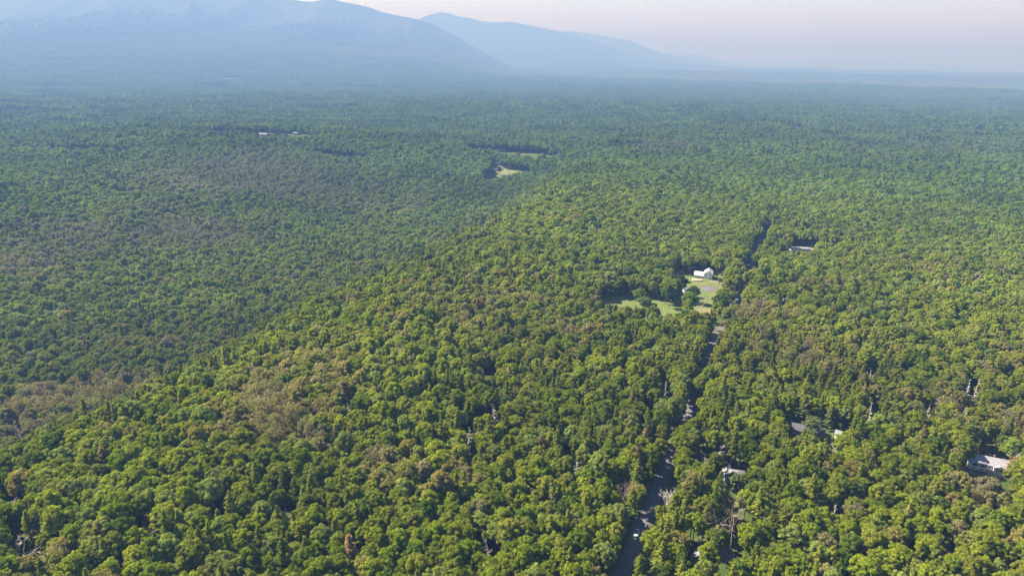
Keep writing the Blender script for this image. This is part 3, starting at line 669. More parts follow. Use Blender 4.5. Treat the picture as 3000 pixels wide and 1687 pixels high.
for px, py, h_, lab in ((880, 224, 38, 'thin pale mast standing out of the hazy left plain'), (2757, 257, 30, 'thin pale mast in the hazy right plain')):
    p = at(px, py); s_ = Soup(); s_.tube([(0,0,-1),(0,0,h_*.5),(0,0,h_)], [2.2,1.5,.8], 6); s_.tube([(0,0,h_),(0,0,h_+4)], [.4,.2], 4)
    prop(link('mast', s_.mesh('mast', [M_conc]), None, (p.x, p.y, p.z)), lab, 'mast')

# the white car on the left side of the road, coming towards us
i_ = int(np.argmin(np.hypot(RX-52, RY-230))); tdir = np.array([RX[i_+3]-RX[i_-3], RY[i_+3]-RY[i_-3]]); tdir /= np.linalg.norm(tdir)
cp_ = at(1864, 1566); car = empty('parked_car', (cp_.x, cp_.y, cp_.z+.15), math.atan2(-tdir[1], -tdir[0])); prop(car, 'white hatchback with dark glass roof on the left side of the road', 'car')
M_paint = flat_mat('white_car_paint', (.62,.62,.62), .25, .5); M_tyre = flat_mat('tyre_rubber', (.02,.02,.02)); M_rim = flat_mat('alloy_rim', (.5,.5,.52), .3, .5, .8); M_red = flat_mat('red_lamp', (.35,.02,.02), .2, .5); M_lamp = flat_mat('clear_lamp', (.7,.72,.75), .1, .6)
def loft(name, secs, mat, parent, sub=1):
    """secs: list of (x, [(y,z)...]) closed rings"""
    k = len(secs[0][1]); v = [(x, y, z) for x, r_ in secs for y, z in r_]; f = [(i*k+j, i*k+(j+1) % k, (i+1)*k+(j+1) % k, (i+1)*k+j) for i in range(len(secs)-1) for j in range(k)] + [tuple(range(k))[::-1], tuple(range((len(secs)-1)*k, len(secs)*k))]
    ob = pmesh(name, v, f, mat, parent); ob.data.polygons.foreach_set('use_smooth', [True]*len(ob.data.polygons))
    md = ob.modifiers.new('b', 'BEVEL'); md.width = .05; md.segments = 2; md.limit_method = 'ANGLE'; return ob
def ring(w, z0, z1, tuck=.08): return [(-w+tuck, z0), (-w, z0+.18), (-w, (z0+z1)/2+.08), (-w+tuck, z1), (w-tuck, z1), (w, (z0+z1)/2+.08), (w, z0+.18), (w-tuck, z0)]
loft('body', [(-2.15, ring(.76,.42,.92)), (-2.05, ring(.86,.28,1.0)), (-1.3, ring(.92,.25,1.02)), (0, ring(.93,.24,1.0)), (1.0, ring(.92,.25,.98)), (1.75, ring(.88,.27,.86)), (2.1, ring(.78,.34,.70))], M_paint, car)
def cab(w, z): return [(-w, .96), (-w*.86, z), (w*.86, z), (w, .96)]
loft('cabin_glass', [(-1.95, cab(.74, 1.05)), (-1.45, cab(.84, 1.46)), (-.2, cab(.86, 1.52)), (.35, cab(.86, 1.46)), (1.1, cab(.82, 1.0))], M_glass, car)
pmesh('roof_rim', [(-1.55,-.72,1.47),(.25,-.74,1.50),(.25,-.58,1.54),(-1.5,-.58,1.51),(-1.55,.72,1.47),(.25,.74,1.50),(.25,.58,1.54),(-1.5,.58,1.51)], [(0,1,2,3),(5,4,7,6)], M_paint, car)
pbox('rear_roof', (-1.6, -.7, 1.44), (-1.05, .7, 1.54), M_paint, car)
for sx in (-1, 1):
    pbox('headlight', (1.93, sx*.62-.14, .60), (2.12, sx*.62+.14, .74), M_lamp, car); pbox('tail_light', (-2.14, sx*.68-.10, .78), (-1.98, sx*.68+.10, .98), M_red, car); pbox('mirror', (.62, sx*1.0-.09, .98), (.78, sx*1.0+.09, 1.12), M_paint, car)
    for wx_ in (-1.3, 1.32):
        s_ = Soup(); s_.tube([(wx_, sx*.95, .33), (wx_, sx*.72, .33)], [.33, .33], 14); s_.f.append(list(range(14))[::-1]); s_.m.append(0); w_ = link('wheel', s_.mesh('wheel', [M_tyre]), car)
        s_ = Soup(); s_.tube([(wx_, sx*.93, .33), (wx_, sx*.965, .33)], [.21, .2], 12); link('rim', s_.mesh('rim', [M_rim]), w_)

# ------------------------------------------------------------------ the forest: where each tree stands
def hexgrid(r0, r1, sp, jit=.52, half=43):
    xs = np.arange(-r1, r1, sp); ys = np.arange(0, r1, sp*.866)
    X, Y = np.meshgrid(xs, ys); X = X + (np.arange(len(ys)) % 2)[:, None]*sp/2
    X = X + rng.uniform(-jit, jit, X.shape)*sp; Y = Y + rng.uniform(-jit, jit, Y.shape)*sp
    X, Y = X.ravel(), Y.ravel(); r = np.hypot(X, Y)
    k = (r >= r0) & (r < r1) & (Y > 90) & (np.abs(X) < Y*math.tan(math.radians(half)) + 90)
    return X[k], Y[k]
FOOT = list(FOOT_LATE)     # (x, y, radius): no forest tree on these spots
def keepout(x, y, extra=0):
    bad = np.zeros(len(x), bool)
    for fx, fy, fr in FOOT: bad |= np.hypot(x-fx, y-fy) < fr+extra
    return bad

# patches of thin grey-brown canopy (pixel in the survey at canopy height, radii in metres, strength)
BROWN = [(760,505,150,110,1.0),(560,520,130,90,.8),(980,560,130,80,.7),(1150,600,90,60,.6),(200,690,90,60,.8),(560,680,90,55,.9),(60,770,60,50,.8),(330,720,70,50,.6),
         (900,1090,42,50,.62),(1000,1030,36,40,.4),(820,1180,34,30,.9),(700,1240,24,22,.5),(1400,850,50,45,.45),(1230,900,50,40,.4),(160,1170,45,30,.9),(330,1130,40,24,.9),(60,1240,25,20,.9),(450,1000,50,30,.5),
         (2300,1010,50,40,.55),(2240,905,25,18,.7),(2500,1090,30,20,.6),(2830,1190,35,26,.6),(2700,800,80,60,.35),(2900,1000,60,40,.3),(1980,430,120,60,.8),(2600,440,300,150,.4),(1700,960,26,20,.5),(1150,1330,20,18,.5),(2900,1440,16,12,.7),(130,1640,14,12,.6),(500,620,80,50,.5),(2780,430,260,120,.5),(100,430,220,90,.3),(1500,990,28,24,.3)]
BP = []
for px, py, rx, ry, w in BROWN:
    c = at(px, py, 14); BP.append((c.x, c.y, rx, ry*1.3, w))
def brownness(x, y):
    b = np.zeros(len(x))
    for cx, cy_, rx, ry, w in BP: b = np.maximum(b, w*np.exp(-(((x-cx)/rx)**2+((y-cy_)/ry)**2)**1.2))
    b = b + .13*np.clip(sines(x, y, 260, 77), 0, 2) + .08*sines(x, y, 60, 78)
    return np.clip(b, 0, 1)
def pineness(x, y):
    p = .10 + .22*np.clip(sines(x, y, 170, 88), -.5, 2)
    s = polyline_dist(x, y, RAV)
    p = p + .08*np.exp(-((s-60)/60)**2) + np.where((x > 20) & (y < 420), .16, 0)
    rr_ = np.hypot(x, y); p = p + .8*sstep(900, 2000, rr_)*np.clip(sines(x, y, 240, 89)-.95, 0, 1)
    return np.clip(p, .02, .9)
C_LIGHT = np.array([.180,.216,.014]); C_MID = np.array([.138,.178,.011]); C_DEEP = np.array([.066,.112,.011]); C_BLUE = np.array([.150,.190,.045])
C_OLIVE = np.array([.180,.170,.038]); C_BROWN = np.array([.180,.155,.122]); C_PINE = np.array([.088,.122,.016]); C_PINE2 = np.array([.185,.200,.024])
def tint_broad(x, y, br):
    n_ = len(x); q = sines(x, y, 140, 5)*.5 + rng.normal(size=n_)*.75
    w = np.clip(q*.5+.5, 0, 1)[:, None]
    c = C_DEEP*(1-w) + C_LIGHT*w
    c = c*.45 + .55*(C_MID*(1-w*.6) + C_LIGHT*w*.6)
    blue = (rng.random(n_) < .16)[:, None]; c = np.where(blue, C_BLUE*rng.uniform(.9, 1.15, (n_, 1)), c)
    deep = (rng.random(n_) < .07)[:, None]; c = np.where(deep, C_DEEP*np.array([1.05, 1.0, 1.0]), c)
    b = np.clip(br*.78 + rng.normal(size=n_)*.24 - .04, 0, 1)[:, None]
    c = np.where(b < .5, c*(1-b*1.1)+C_OLIVE*b*1.1, C_OLIVE*.45*(2-2*b) + (c*.10 + C_BROWN*.9)*(2*b-1) + .55*C_OLIVE*(2-2*b))
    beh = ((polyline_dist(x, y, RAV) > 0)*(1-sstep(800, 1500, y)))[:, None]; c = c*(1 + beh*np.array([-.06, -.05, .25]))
    yel = (rng.random(n_) < .010)[:, None]; c = np.where(yel, np.array([.19,.17,.055]), c)
    return c*rng.uniform(.84, 1.16, (n_, 1))
def tint_pine(x, y, br):
    n_ = len(x); w = np.clip(rng.normal(size=(n_, 1))*.3+.45+.25*sines(x, y, 200, 6)[:, None], 0, 1)
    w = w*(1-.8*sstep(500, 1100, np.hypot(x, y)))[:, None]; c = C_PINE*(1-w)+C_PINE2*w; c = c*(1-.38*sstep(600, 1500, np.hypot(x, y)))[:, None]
    yel = (rng.random(n_) < .012)[:, None]; c = np.where(yel, np.array([.20,.165,.06]), c)
    return c*rng.uniform(.85, 1.15, (n_, 1))

# hand-placed bare trees and special trees: pixel of the foot, height (m)
BARE = [  # foot px, foot py, H, model, wood, label
 (2137,1622,22,'fork','brown','tall bare brown tree with a long straight trunk beside the soil patch'),
 (2428,1575,17,'snag','grey','thin grey dead snag standing in the dark gap below the middle right'),
 (2769,1668,12,'fork','grey','small silver leafless tree near the bottom right corner'),
 (2440,1342,14,'fork','grey','silver leafless spreading tree in front of the metal-roofed shed'),
 (2697,1296,22,'snag','grey','tall dead conifer left of the split-level house behind dark pines'),
 (2815,1215,22,'snag','grey','leaning pale dead conifer high above the split-level house'),
 (2841,1205,20,'snag','grey','pale dead conifer touching the leaning one above the split-level house'),
 (2808,1282,19,'snag','grey','lone grey dead pole just behind the split-level house'),
 (2941,1160,15,'fork','grey','white leafless tree by the right edge above the split-level house'),
 (2650,1135,15,'fork','grey','grey leafless tree on the right upslope of the two pale snags'),
 (2532,1292,22,'snag','grey','grey dead trunk right of the metal-roofed shed'),
 (2540,1145,17,'fork','grey','grey leafless crown in the thin patch behind the ranch house'),
 (1370,1366,22,'snag','grey','pale forked snag alone in a dark gap in the middle of the forest'),
 (1447,1282,19,'snag','grey','small pale snag up and right of the forked snag'),
 (1024,1278,19,'snag','grey','short grey snag among olive crowns left of centre'),
 (1685,1448,18,'snag','grey','greyish snag in shade left of the road halfway up the lower forest'),
 (1612,1540,19,'snag','brown','brown dead conifer with reddish top left of the white car'),
 (1425,1700,17,'fork','grey','grey leafless crown at the bottom edge in the middle'),
 (1944,1210,20,'snag','grey','whitish dead conifer left of the road at its upper bright stretch'),
 (1895,1262,17,'fork','brown','brown leafless tree left of the road near the whitish dead conifer'),
 (1948,1512,17,'fork','grey','grey leafless tree leaning over the right verge above the white car'),
 (1815,1504,16,'fork','brown','brown leafless tree left of the road above the white car'),
 (2100,1372,13,'fork','grey','grey leafless branches just left of the hip-roofed cottage'),
 (2052,1412,14,'fork','grey','pale leafless tree between the road and the hip-roofed cottage'),
 (1939,990,22,'snag','grey','tall pinkish dead conifer below the farm meadow'),
 (1885,992,19,'snag','grey','shorter grey dead conifer left of the tall one below the farm meadow'),
 (2292,928,17,'fork','grey','grey leafless crown right of the road beyond the farm'),
 (1722,722,22,'snag','grey','pale dead trunk in the pine stand up and left of the farm'),
 (1752,718,20,'snag','grey','second pale dead trunk in the pine stand up and left of the farm'),
 (1420,700,20,'snag','grey','pale snag in the wood beyond the ravine'),
 (75,1668,16,'fork','grey','large silver leafless tree in the bottom left corner'),
 (140,1690,14,'fork','grey','small leafless tree on the bottom edge near the left corner'),
 (53,1550,17,'fork','grey','grey leafless crown on the left edge above the bottom corner'),
 (61,1312,20,'snag','grey','grey dead conifer on the left edge in the ravine'),
 (855,1575,16,'fork','brown','brown leafless tree among dense crowns low in the left half'),
 (430,1625,14,'fork','brown','brown leafless tree above the lower left edge'),
 (2046,936,17,'pole','grey','slender pale dead tree standing in the dry grass of the farm'),
 (1430,1160,18,'fork','grey','grey leafless crown in the pine mix above the forked snag'),
 (2215,815,14,'fork','grey','pale leafless tree on the right verge of the road beyond the farm'),
 (2245,855,14,'fork','grey','grey leafless tree behind the right verge near the farm'),
 (2110,818,9,'fork','grey','small pale leafless tree right of the white farmhouse'),
 (2960,1395,17,'fork','grey','pale branching tree right of the split-level house'),
]
SPECIAL = [ # kind, foot px, foot py, height, crown radius, tint, label
 ('b',1873,889,12,6.0,(.085,.125,.022),'round green tree standing alone at the left of the farm meadow'),
 ('b',1884,906,10,6.2,(.085,.125,.028),'round green tree in front of the other one in the farm meadow'),
 ('b',1948,890,14,3.6,(.085,.145,.022),'slim light green tree in the middle of the farm meadow'),
 ('b',1959,902,12,3.4,(.030,.062,.014),'dark narrow tree touching the slim one in the farm meadow'),
 ('b',2017,922,18,5.6,(.095,.155,.015),'tall bright green tree at the right end of the farm meadow'),
 ('b',2029,888,14,5.5,(.050,.080,.022),'dark green tree beside the small pale-roofed barn'),
 ('b',2076,797,15,4.6,(.150,.205,.012),'bright yellow-green tree behind the white farmhouse'),
 ('b',1990,866,17,6.0,(.035,.055,.018),'very dark tree left of the small pale-roofed barn'),
 ('b',1960,860,17,6.0,(.060,.085,.022),'broad tree at the top edge of the farm meadow near the barn'),
 ('b',1893,852,20,6.0,(.090,.140,.018),'tall bright green tree behind the farm meadow'),
 ('b',1842,842,19,6.5,(.075,.115,.022),'wide green tree behind the left end of the farm meadow'),
 ('b',2110,826,3.2,2.6,(.060,.090,.02),'low dark shrub right of the white farmhouse'),
 ('b',2087,818,3.0,2.2,(.055,.080,.02),'small shrub at the front corner of the white farmhouse'),
 ('b',2120,842,6,3.5,(.11,.165,.02),'bright bushy tree at the right end of the pond'),
 ('b',2135,890,11,5.5,(.095,.12,.03),'pale olive tree between the farm meadow and the road'),
 ('b',2130,860,9,4.5,(.11,.115,.045),'dusty olive tree right of the pond'),
 ('p',1030,1690,19,5.0,(.27,.19,.10),'tan dying conifer at the bottom edge left of the middle'),
 ('p',2957,1412,15,4.6,(.28,.19,.09),'orange tan dying conifer in front of the split-level house'),
 ('p',318,1425,20,4.5,(.21,.17,.055),'yellowish conifer in the lower left forest'),
 ('p',1746,918,18,5.0,(.22,.165,.075),'tan conifer at the lower left corner of the farm meadow'),
 ('p',1490,1160,20,4.4,(.23,.20,.08),'yellow-tan conifer in the pine mix right of the forked snag'),
 ('p',2637,1592,17,3.4,(.24,.23,.075),'pale yellow slender conifer in the lower right forest'),
 ('p',1884,1345,17,4.2,(.20,.16,.07),'tan conifer left of the road'),
 ('p',1835,722,19,4.2,(.25,.20,.08),'yellow conifer in the pine stand beyond the farm'),
 ('b',2152,1434,8,4.0,(.105,.135,.05),'pale green tree right in front of the hip-roofed cottage'),
 ('b',2955,1372,16,6.0,(.125,.17,.025),'bright green tree at the back right corner of the split-level house'),
 ('b',2375,1290,13,5.0,(.095,.115,.045),'greyish green tree covering the right half of the ranch house'),
 ('p',2350,1238,15,4.6,(.105,.13,.035),'light pine behind the ranch house'),
 ('p',2425,1262,15,4.6,(.105,.13,.035),'light pine behind the metal-roofed shed'),
 ('b',1440,519,13,5.0,(.028,.016,.022),'left one of two dark purple trees in the far meadow'),
 ('b',1463,515,15,5.6,(.030,.018,.024),'right one of two dark purple trees in the far meadow'),
 ('b',1491,512,17,5.5,(.060,.075,.035),'grey green tree right of the two purple ones in the far meadow'),
 ('b',1310,548,18,6.0,(.05,.07,.02),'dark tree left of the far meadow'),
]
for b_ in BARE:
    p = at(b_[0], b_[1]); FOOT.append((p.x, p.y, 3.2 if b_[3] != 'fork' else 4.0))
for b_ in SPECIAL:
    p = at(b_[1], b_[2]); FOOT.append((p.x, p.y, b_[4]*.95))
# vis windows so the bare ones show: upper two thirds of each
for b_ in BARE:
    p = at(b_[0], b_[1]); w = b_[2]*(.13 if b_[3] == 'fork' else .06)
    q = []
    for dx, fz in ((-w*.8, .68), (-w, .98), (w, .98), (w*.8, .68)):
        a, c = project(p.x+dx, p.y, p.z+b_[2]*fz); q.append((float(a), float(c)))
    VISIBLE.append(np.array(q))

HOUSES = {}   # filled below; footprints first so that no tree stands in a house
def foot(px, py, r): p = at(px, py); FOOT.append((p.x, p.y, r)); return p
FOOT.append((cp_.x-6.5, cp_.y+2.5, 4.6)); P_farm = foot(2052, 812, 13); P_split = foot(2880, 1377, 11); P_ranch = foot(2345, 1266, 11); P_shed = foot(2453, 1284, 7); P_cot = foot(2146, 1408, 8.5); P_mob = foot(2350, 733, 13)
P_shed2 = foot(2002, 826, 5); P_barn = foot(2013, 860, 6); P_cabin = foot(2031, 1647, 6); P_pool = foot(2043, 822, 6); P_pond = foot(2077, 848, 14)

def plant(r0, r1, sp):
    X, Y = hexgrid(r0, r1, sp)
    return X, Y
tiers = [(0, 1300, 5.5, .79), (1300, 2500, 7.6, .95), (2500, 4500, 10.6, 1.22), (4500, 7000, 14.5, 1.6)]
gr = [hexgrid(a, b, sp) for a, b, sp, _ in tiers]
X = np.concatenate([g_[0] for g_ in gr]); Y = np.concatenate([g_[1] for g_ in gr]); S0 = np.concatenate([np.full(len(g_[0]), t_[3]) for g_, t_ in zip(gr, tiers)])
Z = height(X, Y)
big = rng.random(len(X)); S = S0*np.clip(.98 + .075*rng.normal(size=len(X)) + .04*sines(X, Y, 120, 9) + .14*(big > .90) - .12*(big < .16), .6, 1.4)
BR = brownness(X, Y)
is_p = rng.random(len(X)) < pineness(X, Y)*(1-.5*BR)
Hh = 18.0*S*1.12; Rr = np.where(is_p, 4.0, 5.3)*S
d_road = np.abs(polyline_dist(X, Y, ROAD))
keep = d_road > np.where(Y > 780, 1.0, 1.6 + .32*Rr)
# long narrow openings (pastures, mown strips) whose far edges show as dark rows of trunks and shaded crowns
for px, py, rx, ry in ((600,398,60,45),(760,405,120,50),(930,398,90,40),(120,322,180,70),(330,318,150,60),(60,338,90,45),(250,458,60,26),(1480,455,90,34),(1560,470,70,30),(2330,385,50,34),(2400,330,80,50),(2860,386,80,30),(2560,400,60,30),(1500,300,200,60),(1410,294,70,50),(2050,268,150,60),(560,295,180,60),(2290,640,20,14),(2395,742,26,12),(1350,300,90,50),(200,372,90,34),(420,352,110,40),(700,330,130,44),(980,330,120,40),(1180,360,80,30),(1250,420,60,26),(380,425,70,26),(850,300,160,50),(180,290,200,60),(1700,330,90,36),(1900,360,70,30),(2200,360,60,26),(2650,370,70,30),(2920,330,110,40),(2500,470,40,18),(2750,520,36,16),(1850,440,50,22),(640,260,260,70),(1080,262,260,70),(1750,262,240,70),(2350,268,220,60),(2700,300,150,46),(1650,400,60,26),(2120,430,44,20),(2080,345,120,40),(1000,470,50,22),(2330,728,26,10)):
    c = at(px, py); keep &= (((X-c.x)/rx)**2 + ((Y-c.y)/ry)**2) > 1
keep &= ~keepout(X, Y, 0.0)
cov = covers(X, Y, Z, Hh, Rr, .9)
k2 = np.where(cov & (X**2 + Y**2 < 1500**2))[0]          # where a full tree would hide the road or a house, try a young one
cov2 = covers(X[k2], Y[k2], Z[k2], Hh[k2]*.5, Rr[k2]*.5, .9)
ok2 = k2[~cov2 & (np.abs(polyline_dist(X[k2], Y[k2], ROAD)) > 4.2)]
ok2 = ok2[np.abs(polyline_dist(X[ok2], Y[ok2], ROAD)) < 13]
S[ok2] *= .5; Hh[ok2] *= .5; Rr[ok2] *= .5; cov[ok2] = False
keep &= ~cov
# dark gap in the canopy and general small gaps
keep &= rng.random(len(X)) > .015
for a in ('X', 'Y', 'Z', 'S', 'BR', 'is_p', 'Hh', 'Rr'): globals()[a] = globals()[a][keep]
RANGE = np.hypot(X, Y)
PX, PY = project(X, Y, Z+Hh*.7)
inview = (PX > 5) & (PX < 2995) & (PY > 5) & (PY < 1700)
size_px = Rr/np.sqrt(X**2+Y**2+(HC-14)**2)
thin = (~is_p) & (BR + .5*rng.random(len(X)) > .88)        # thin, half-bare crowns
ROT = rng.uniform(0, 6.28, len(X))
TB = tint_broad(X, Y, BR); TP = tint_pine(X, Y, BR)
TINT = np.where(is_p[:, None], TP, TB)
TINT[thin] = TINT[thin]*.55 + .45*C_BROWN
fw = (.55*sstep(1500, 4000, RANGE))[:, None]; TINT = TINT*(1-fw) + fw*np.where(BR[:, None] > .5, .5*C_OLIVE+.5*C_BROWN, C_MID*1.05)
TINT = TINT*(1 - .34*sstep(450, 2200, RANGE))[:, None]*np.stack([1-.24*sstep(380, 1500, RANGE), np.ones(len(RANGE)), 1+.3*sstep(500, 1800, RANGE)], 1)  # tint darkens with distance, standing in for missing crown self-shadow; also turns cooler
TINT = TINT*np.clip(1 + .11*sines(X, Y, 330, 61) + .08*sines(X, Y, 110, 62), .72, 1.25)[:, None]      # stands of different age and kind
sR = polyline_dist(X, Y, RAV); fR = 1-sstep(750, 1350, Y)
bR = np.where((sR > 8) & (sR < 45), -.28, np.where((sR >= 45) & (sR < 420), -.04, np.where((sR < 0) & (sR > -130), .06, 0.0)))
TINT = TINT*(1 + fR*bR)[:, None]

# ---- meshes for the near trees
N_B, N_P, N_T = 9, 6, 5
BROAD = [(crown_soup(100+i, R=[5.3,5.6,4.9,5.2,5.8,5.0,5.4,4.7,5.5][i], HZ=[5.4,5.0,6.4,5.8,4.8,6.2,5.2,6.6,5.6][i], cz=[12.0,12.4,11.4,12,12.8,11.6,12.4,11.2,12][i], n_puff=[64,74,54,66,70,60,80,50,62][i], puff=[(.9,1.7),(.8,1.5),(1.1,1.9),(.9,1.6),(.9,1.8),(1.0,1.8),(.75,1.4),(1.1,1.9),(.9,1.8)][i], leaves=80, leaf=.27, core=.72, rough=.55), trunk_soup(200+i)) for i in range(N_B)]
PINE = [(pine_soup(300+i, H=[20,21,19,22,20,18][i], R=[4.4,4.0,4.8,4.2,3.7,4.6][i], z0=[6,7,5.5,8,5,6.5][i]), trunk_soup(400+i, H=[19.5,20.5,18.5,21.5,19.5,17.5][i], limbs=0, lean=.1, r0=.24)) for i in range(N_P)]
THIN = [(crown_soup(500+i, R=5.0, HZ=5.4, cz=12.2, n_puff=34, puff=(1.0,1.8), leaves=26, leaf=.26, core=0), branch_soup(600+i, H=17, r0=.22, levels=3, spread=.6, min_r=.05)) for i in range(N_T)]
ME_B = [(c.mesh('broadleaf_crown', [M_leaf]), t.mesh('broadleaf_trunk', [M_bark])) for c, t in BROAD]
ME_P = [(c.mesh('pine_crown', [M_leaf]), t.mesh('pine_trunk', [M_bark])) for c, t in PINE]
M_twig = noise_mat('grey_twigs', (.13,.105,.09), (.22,.18,.155), 2)
ME_T = [(c.mesh('thin_crown', [M_leaf]), t.mesh('thin_branches', [M_twig])) for c, t in THIN]

def rank_pick(mask, n):
    k = np.where(mask & inview)[0]; return k[np.argsort(-size_px[k])][:n]
sel_b = rank_pick(~is_p & ~thin, 292); sel_p = rank_pick(is_p, 288); sel_t = rank_pick(thin, 150)
single = np.zeros(len(X), bool); single[sel_b] = single[sel_p] = single[sel_t] = True

# ---- labels: colour + size + which one, by landmark
LANDMARKS = [((1865,1560),'the white car'),((2145,1395),'the hip-roofed cottage'),((2880,1350),'the split-level house'),((2345,1255),'the ranch house'),((2453,1270),'the metal-roofed shed'),
 ((2137,1540),'the tall bare brown tree'),((2430,1540),'the thin grey snag'),((2769,1640),'the silver leafless tree'),((1370,1320),'the pale forked snag'),((1030,1665),'the bottom tan conifer'),((75,1640),'the bottom left corner'),
 ((855,1550),'the low brown leafless tree'),((1612,1510),'the reddish dead conifer'),((430,1600),'the lower left brown tree'),((2637,1555),'the pale yellow conifer'),((318,1400),'the yellowish conifer'),
 ((2957,1395),'the orange conifer'),((1685,1430),'the shaded greyish snag'),((2031,1635),'the small cabin'),((2985,1670),'the bottom right corner'),((1230,1670),'the bottom edge, two fifths across'),((640,1670),'the bottom edge, one fifth across'),((2400,1670),'the bottom edge, four fifths across'),((1425,1680),'the bottom leafless crown'),
 ((1024,1250),'the short grey snag'),((53,1530),'the left edge leafless crown'),((1900,1450),'the shaded road bend'),((2697,1240),'the tall dead conifer'),((1944,1180),'the whitish dead conifer'),((2052,1380),'the pale roadside leafless tree'),
 ((2050,800),'the white farmhouse'),((1870,900),'the round meadow tree'),((1939,950),'the pinkish dead conifer'),((1490,1130),'the yellow-tan conifer'),((2292,905),'the leafless crown beyond the farm'),
 ((0,1250),'the left ravine mouth'),((300,1150),'the grey-brown ravine wood'),((600,1050),'the ravine bend'),((900,1090),'the big olive-brown patch'),((1200,850),'the upper ravine rim'),((1450,1000),'the wood below the farm meadow'),((700,1400),'the left slope, low down'),((1150,1400),'the middle slope, low down'),((500,1350),'the far left slope'),((1500,1300),'the pine mix left of the road'),
 ((2030,1180),'the sunlit road stretch'),((2600,1000),'the right-hand forest, middle height'),((2950,1000),'the right edge, middle height'),((2300,1080),'the wood right of the road'),((60,900),'the left edge, middle height'),((600,850),'the wood behind the ravine'),((300,700),'the left brown patch'),((760,510),'the far brown patch'),((1100,620),'the wood left of the far ravine'),((2800,760),'the far right forest'),((2500,700),'the wood behind the long white building'),((1500,560),'the far meadow'),((2000,560),'the far road gap'),((1250,1180),'the middle slope, halfway'),((2650,1400),'the wood left of the split-level house')]
ONES = ['','first','second','third','fourth','fifth','sixth','seventh','eighth','ninth','tenth','eleventh','twelfth','thirteenth','fourteenth','fifteenth','sixteenth','seventeenth','eighteenth','nineteenth','twentieth']
def ordinal(n):
    if n == 1: return 'nearest'
    if n <= 20: return ONES[n] + ' nearest'
    return ('twenty-' + ONES[n-20] if n < 30 else 'thirty-' + ONES[min(n-29, 9)]) + ' nearest'
def shade_word(c):
    r_, g_, b_ = c; L = .3*r_+.6*g_+.1*b_
    if r_ > g_*1.12: return 'grey-brown' if b_ > .045 else 'tan'
    if r_ > g_*.97: return 'olive brown'
    if b_ > g_*.36: return 'blue-green'
    if L > .105: return 'light green'
    if L < .070: return 'dark green'
    return 'mid green'
def label_set(idx, noun):
    buckets = {}
    L = np.array([p for p, _ in LANDMARKS], float)
    for i in idx:
        d = np.hypot((L[:, 0]-PX[i]), (L[:, 1]-PY[i])*1.3); j = int(np.argmin(d)); dx, dy = PX[i]-L[j, 0], PY[i]-L[j, 1]
        if abs(dx) > abs(dy)*2.4: w = 'left of' if dx < 0 else 'right of'
        elif abs(dy) > abs(dx)*2.4: w = 'behind' if dy < 0 else 'in front of'
        else: w = ('back' if dy < 0 else 'front') + ' ' + ('left of' if dx < 0 else 'right of')
        buckets.setdefault((j, w), []).append((float(d[j]), i))
    out = {}
    for (j, w), lst in buckets.items():
        lst.sort()
        for q, (_, i) in enumerate(lst):
            out[i] = f"{shade_word(TINT[i])} {noun}, {ordinal(q+1)} {w} {LANDMARKS[j][1]}"
    return out
def put_tree(kind, name, loc, sc, rz, tint, label, cat, group, meshes, parts=('crown', 'trunk')):
    o = empty(name, loc, rz); o.scale = sc; prop(o, label, cat, group)
    c = link(parts[0], meshes[0], o); c['tint'] = [float(v) for v in tint]
    link(parts[1], meshes[1], o)
    return o
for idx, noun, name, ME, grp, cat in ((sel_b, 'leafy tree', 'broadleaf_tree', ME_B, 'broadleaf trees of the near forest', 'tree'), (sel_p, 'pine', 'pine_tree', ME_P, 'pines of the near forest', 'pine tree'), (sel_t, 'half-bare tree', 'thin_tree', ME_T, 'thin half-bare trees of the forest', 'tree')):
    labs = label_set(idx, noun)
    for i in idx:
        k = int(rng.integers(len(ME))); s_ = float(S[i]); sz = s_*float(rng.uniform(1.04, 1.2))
        put_tree(None, name, (float(X[i]), float(Y[i]), float(Z[i])), (s_, s_, sz), float(ROT[i]), TINT[i], labs[i], cat, grp, ME[k], ('crown', 'branches') if name == 'thin_tree' else ('crown', 'trunk'))

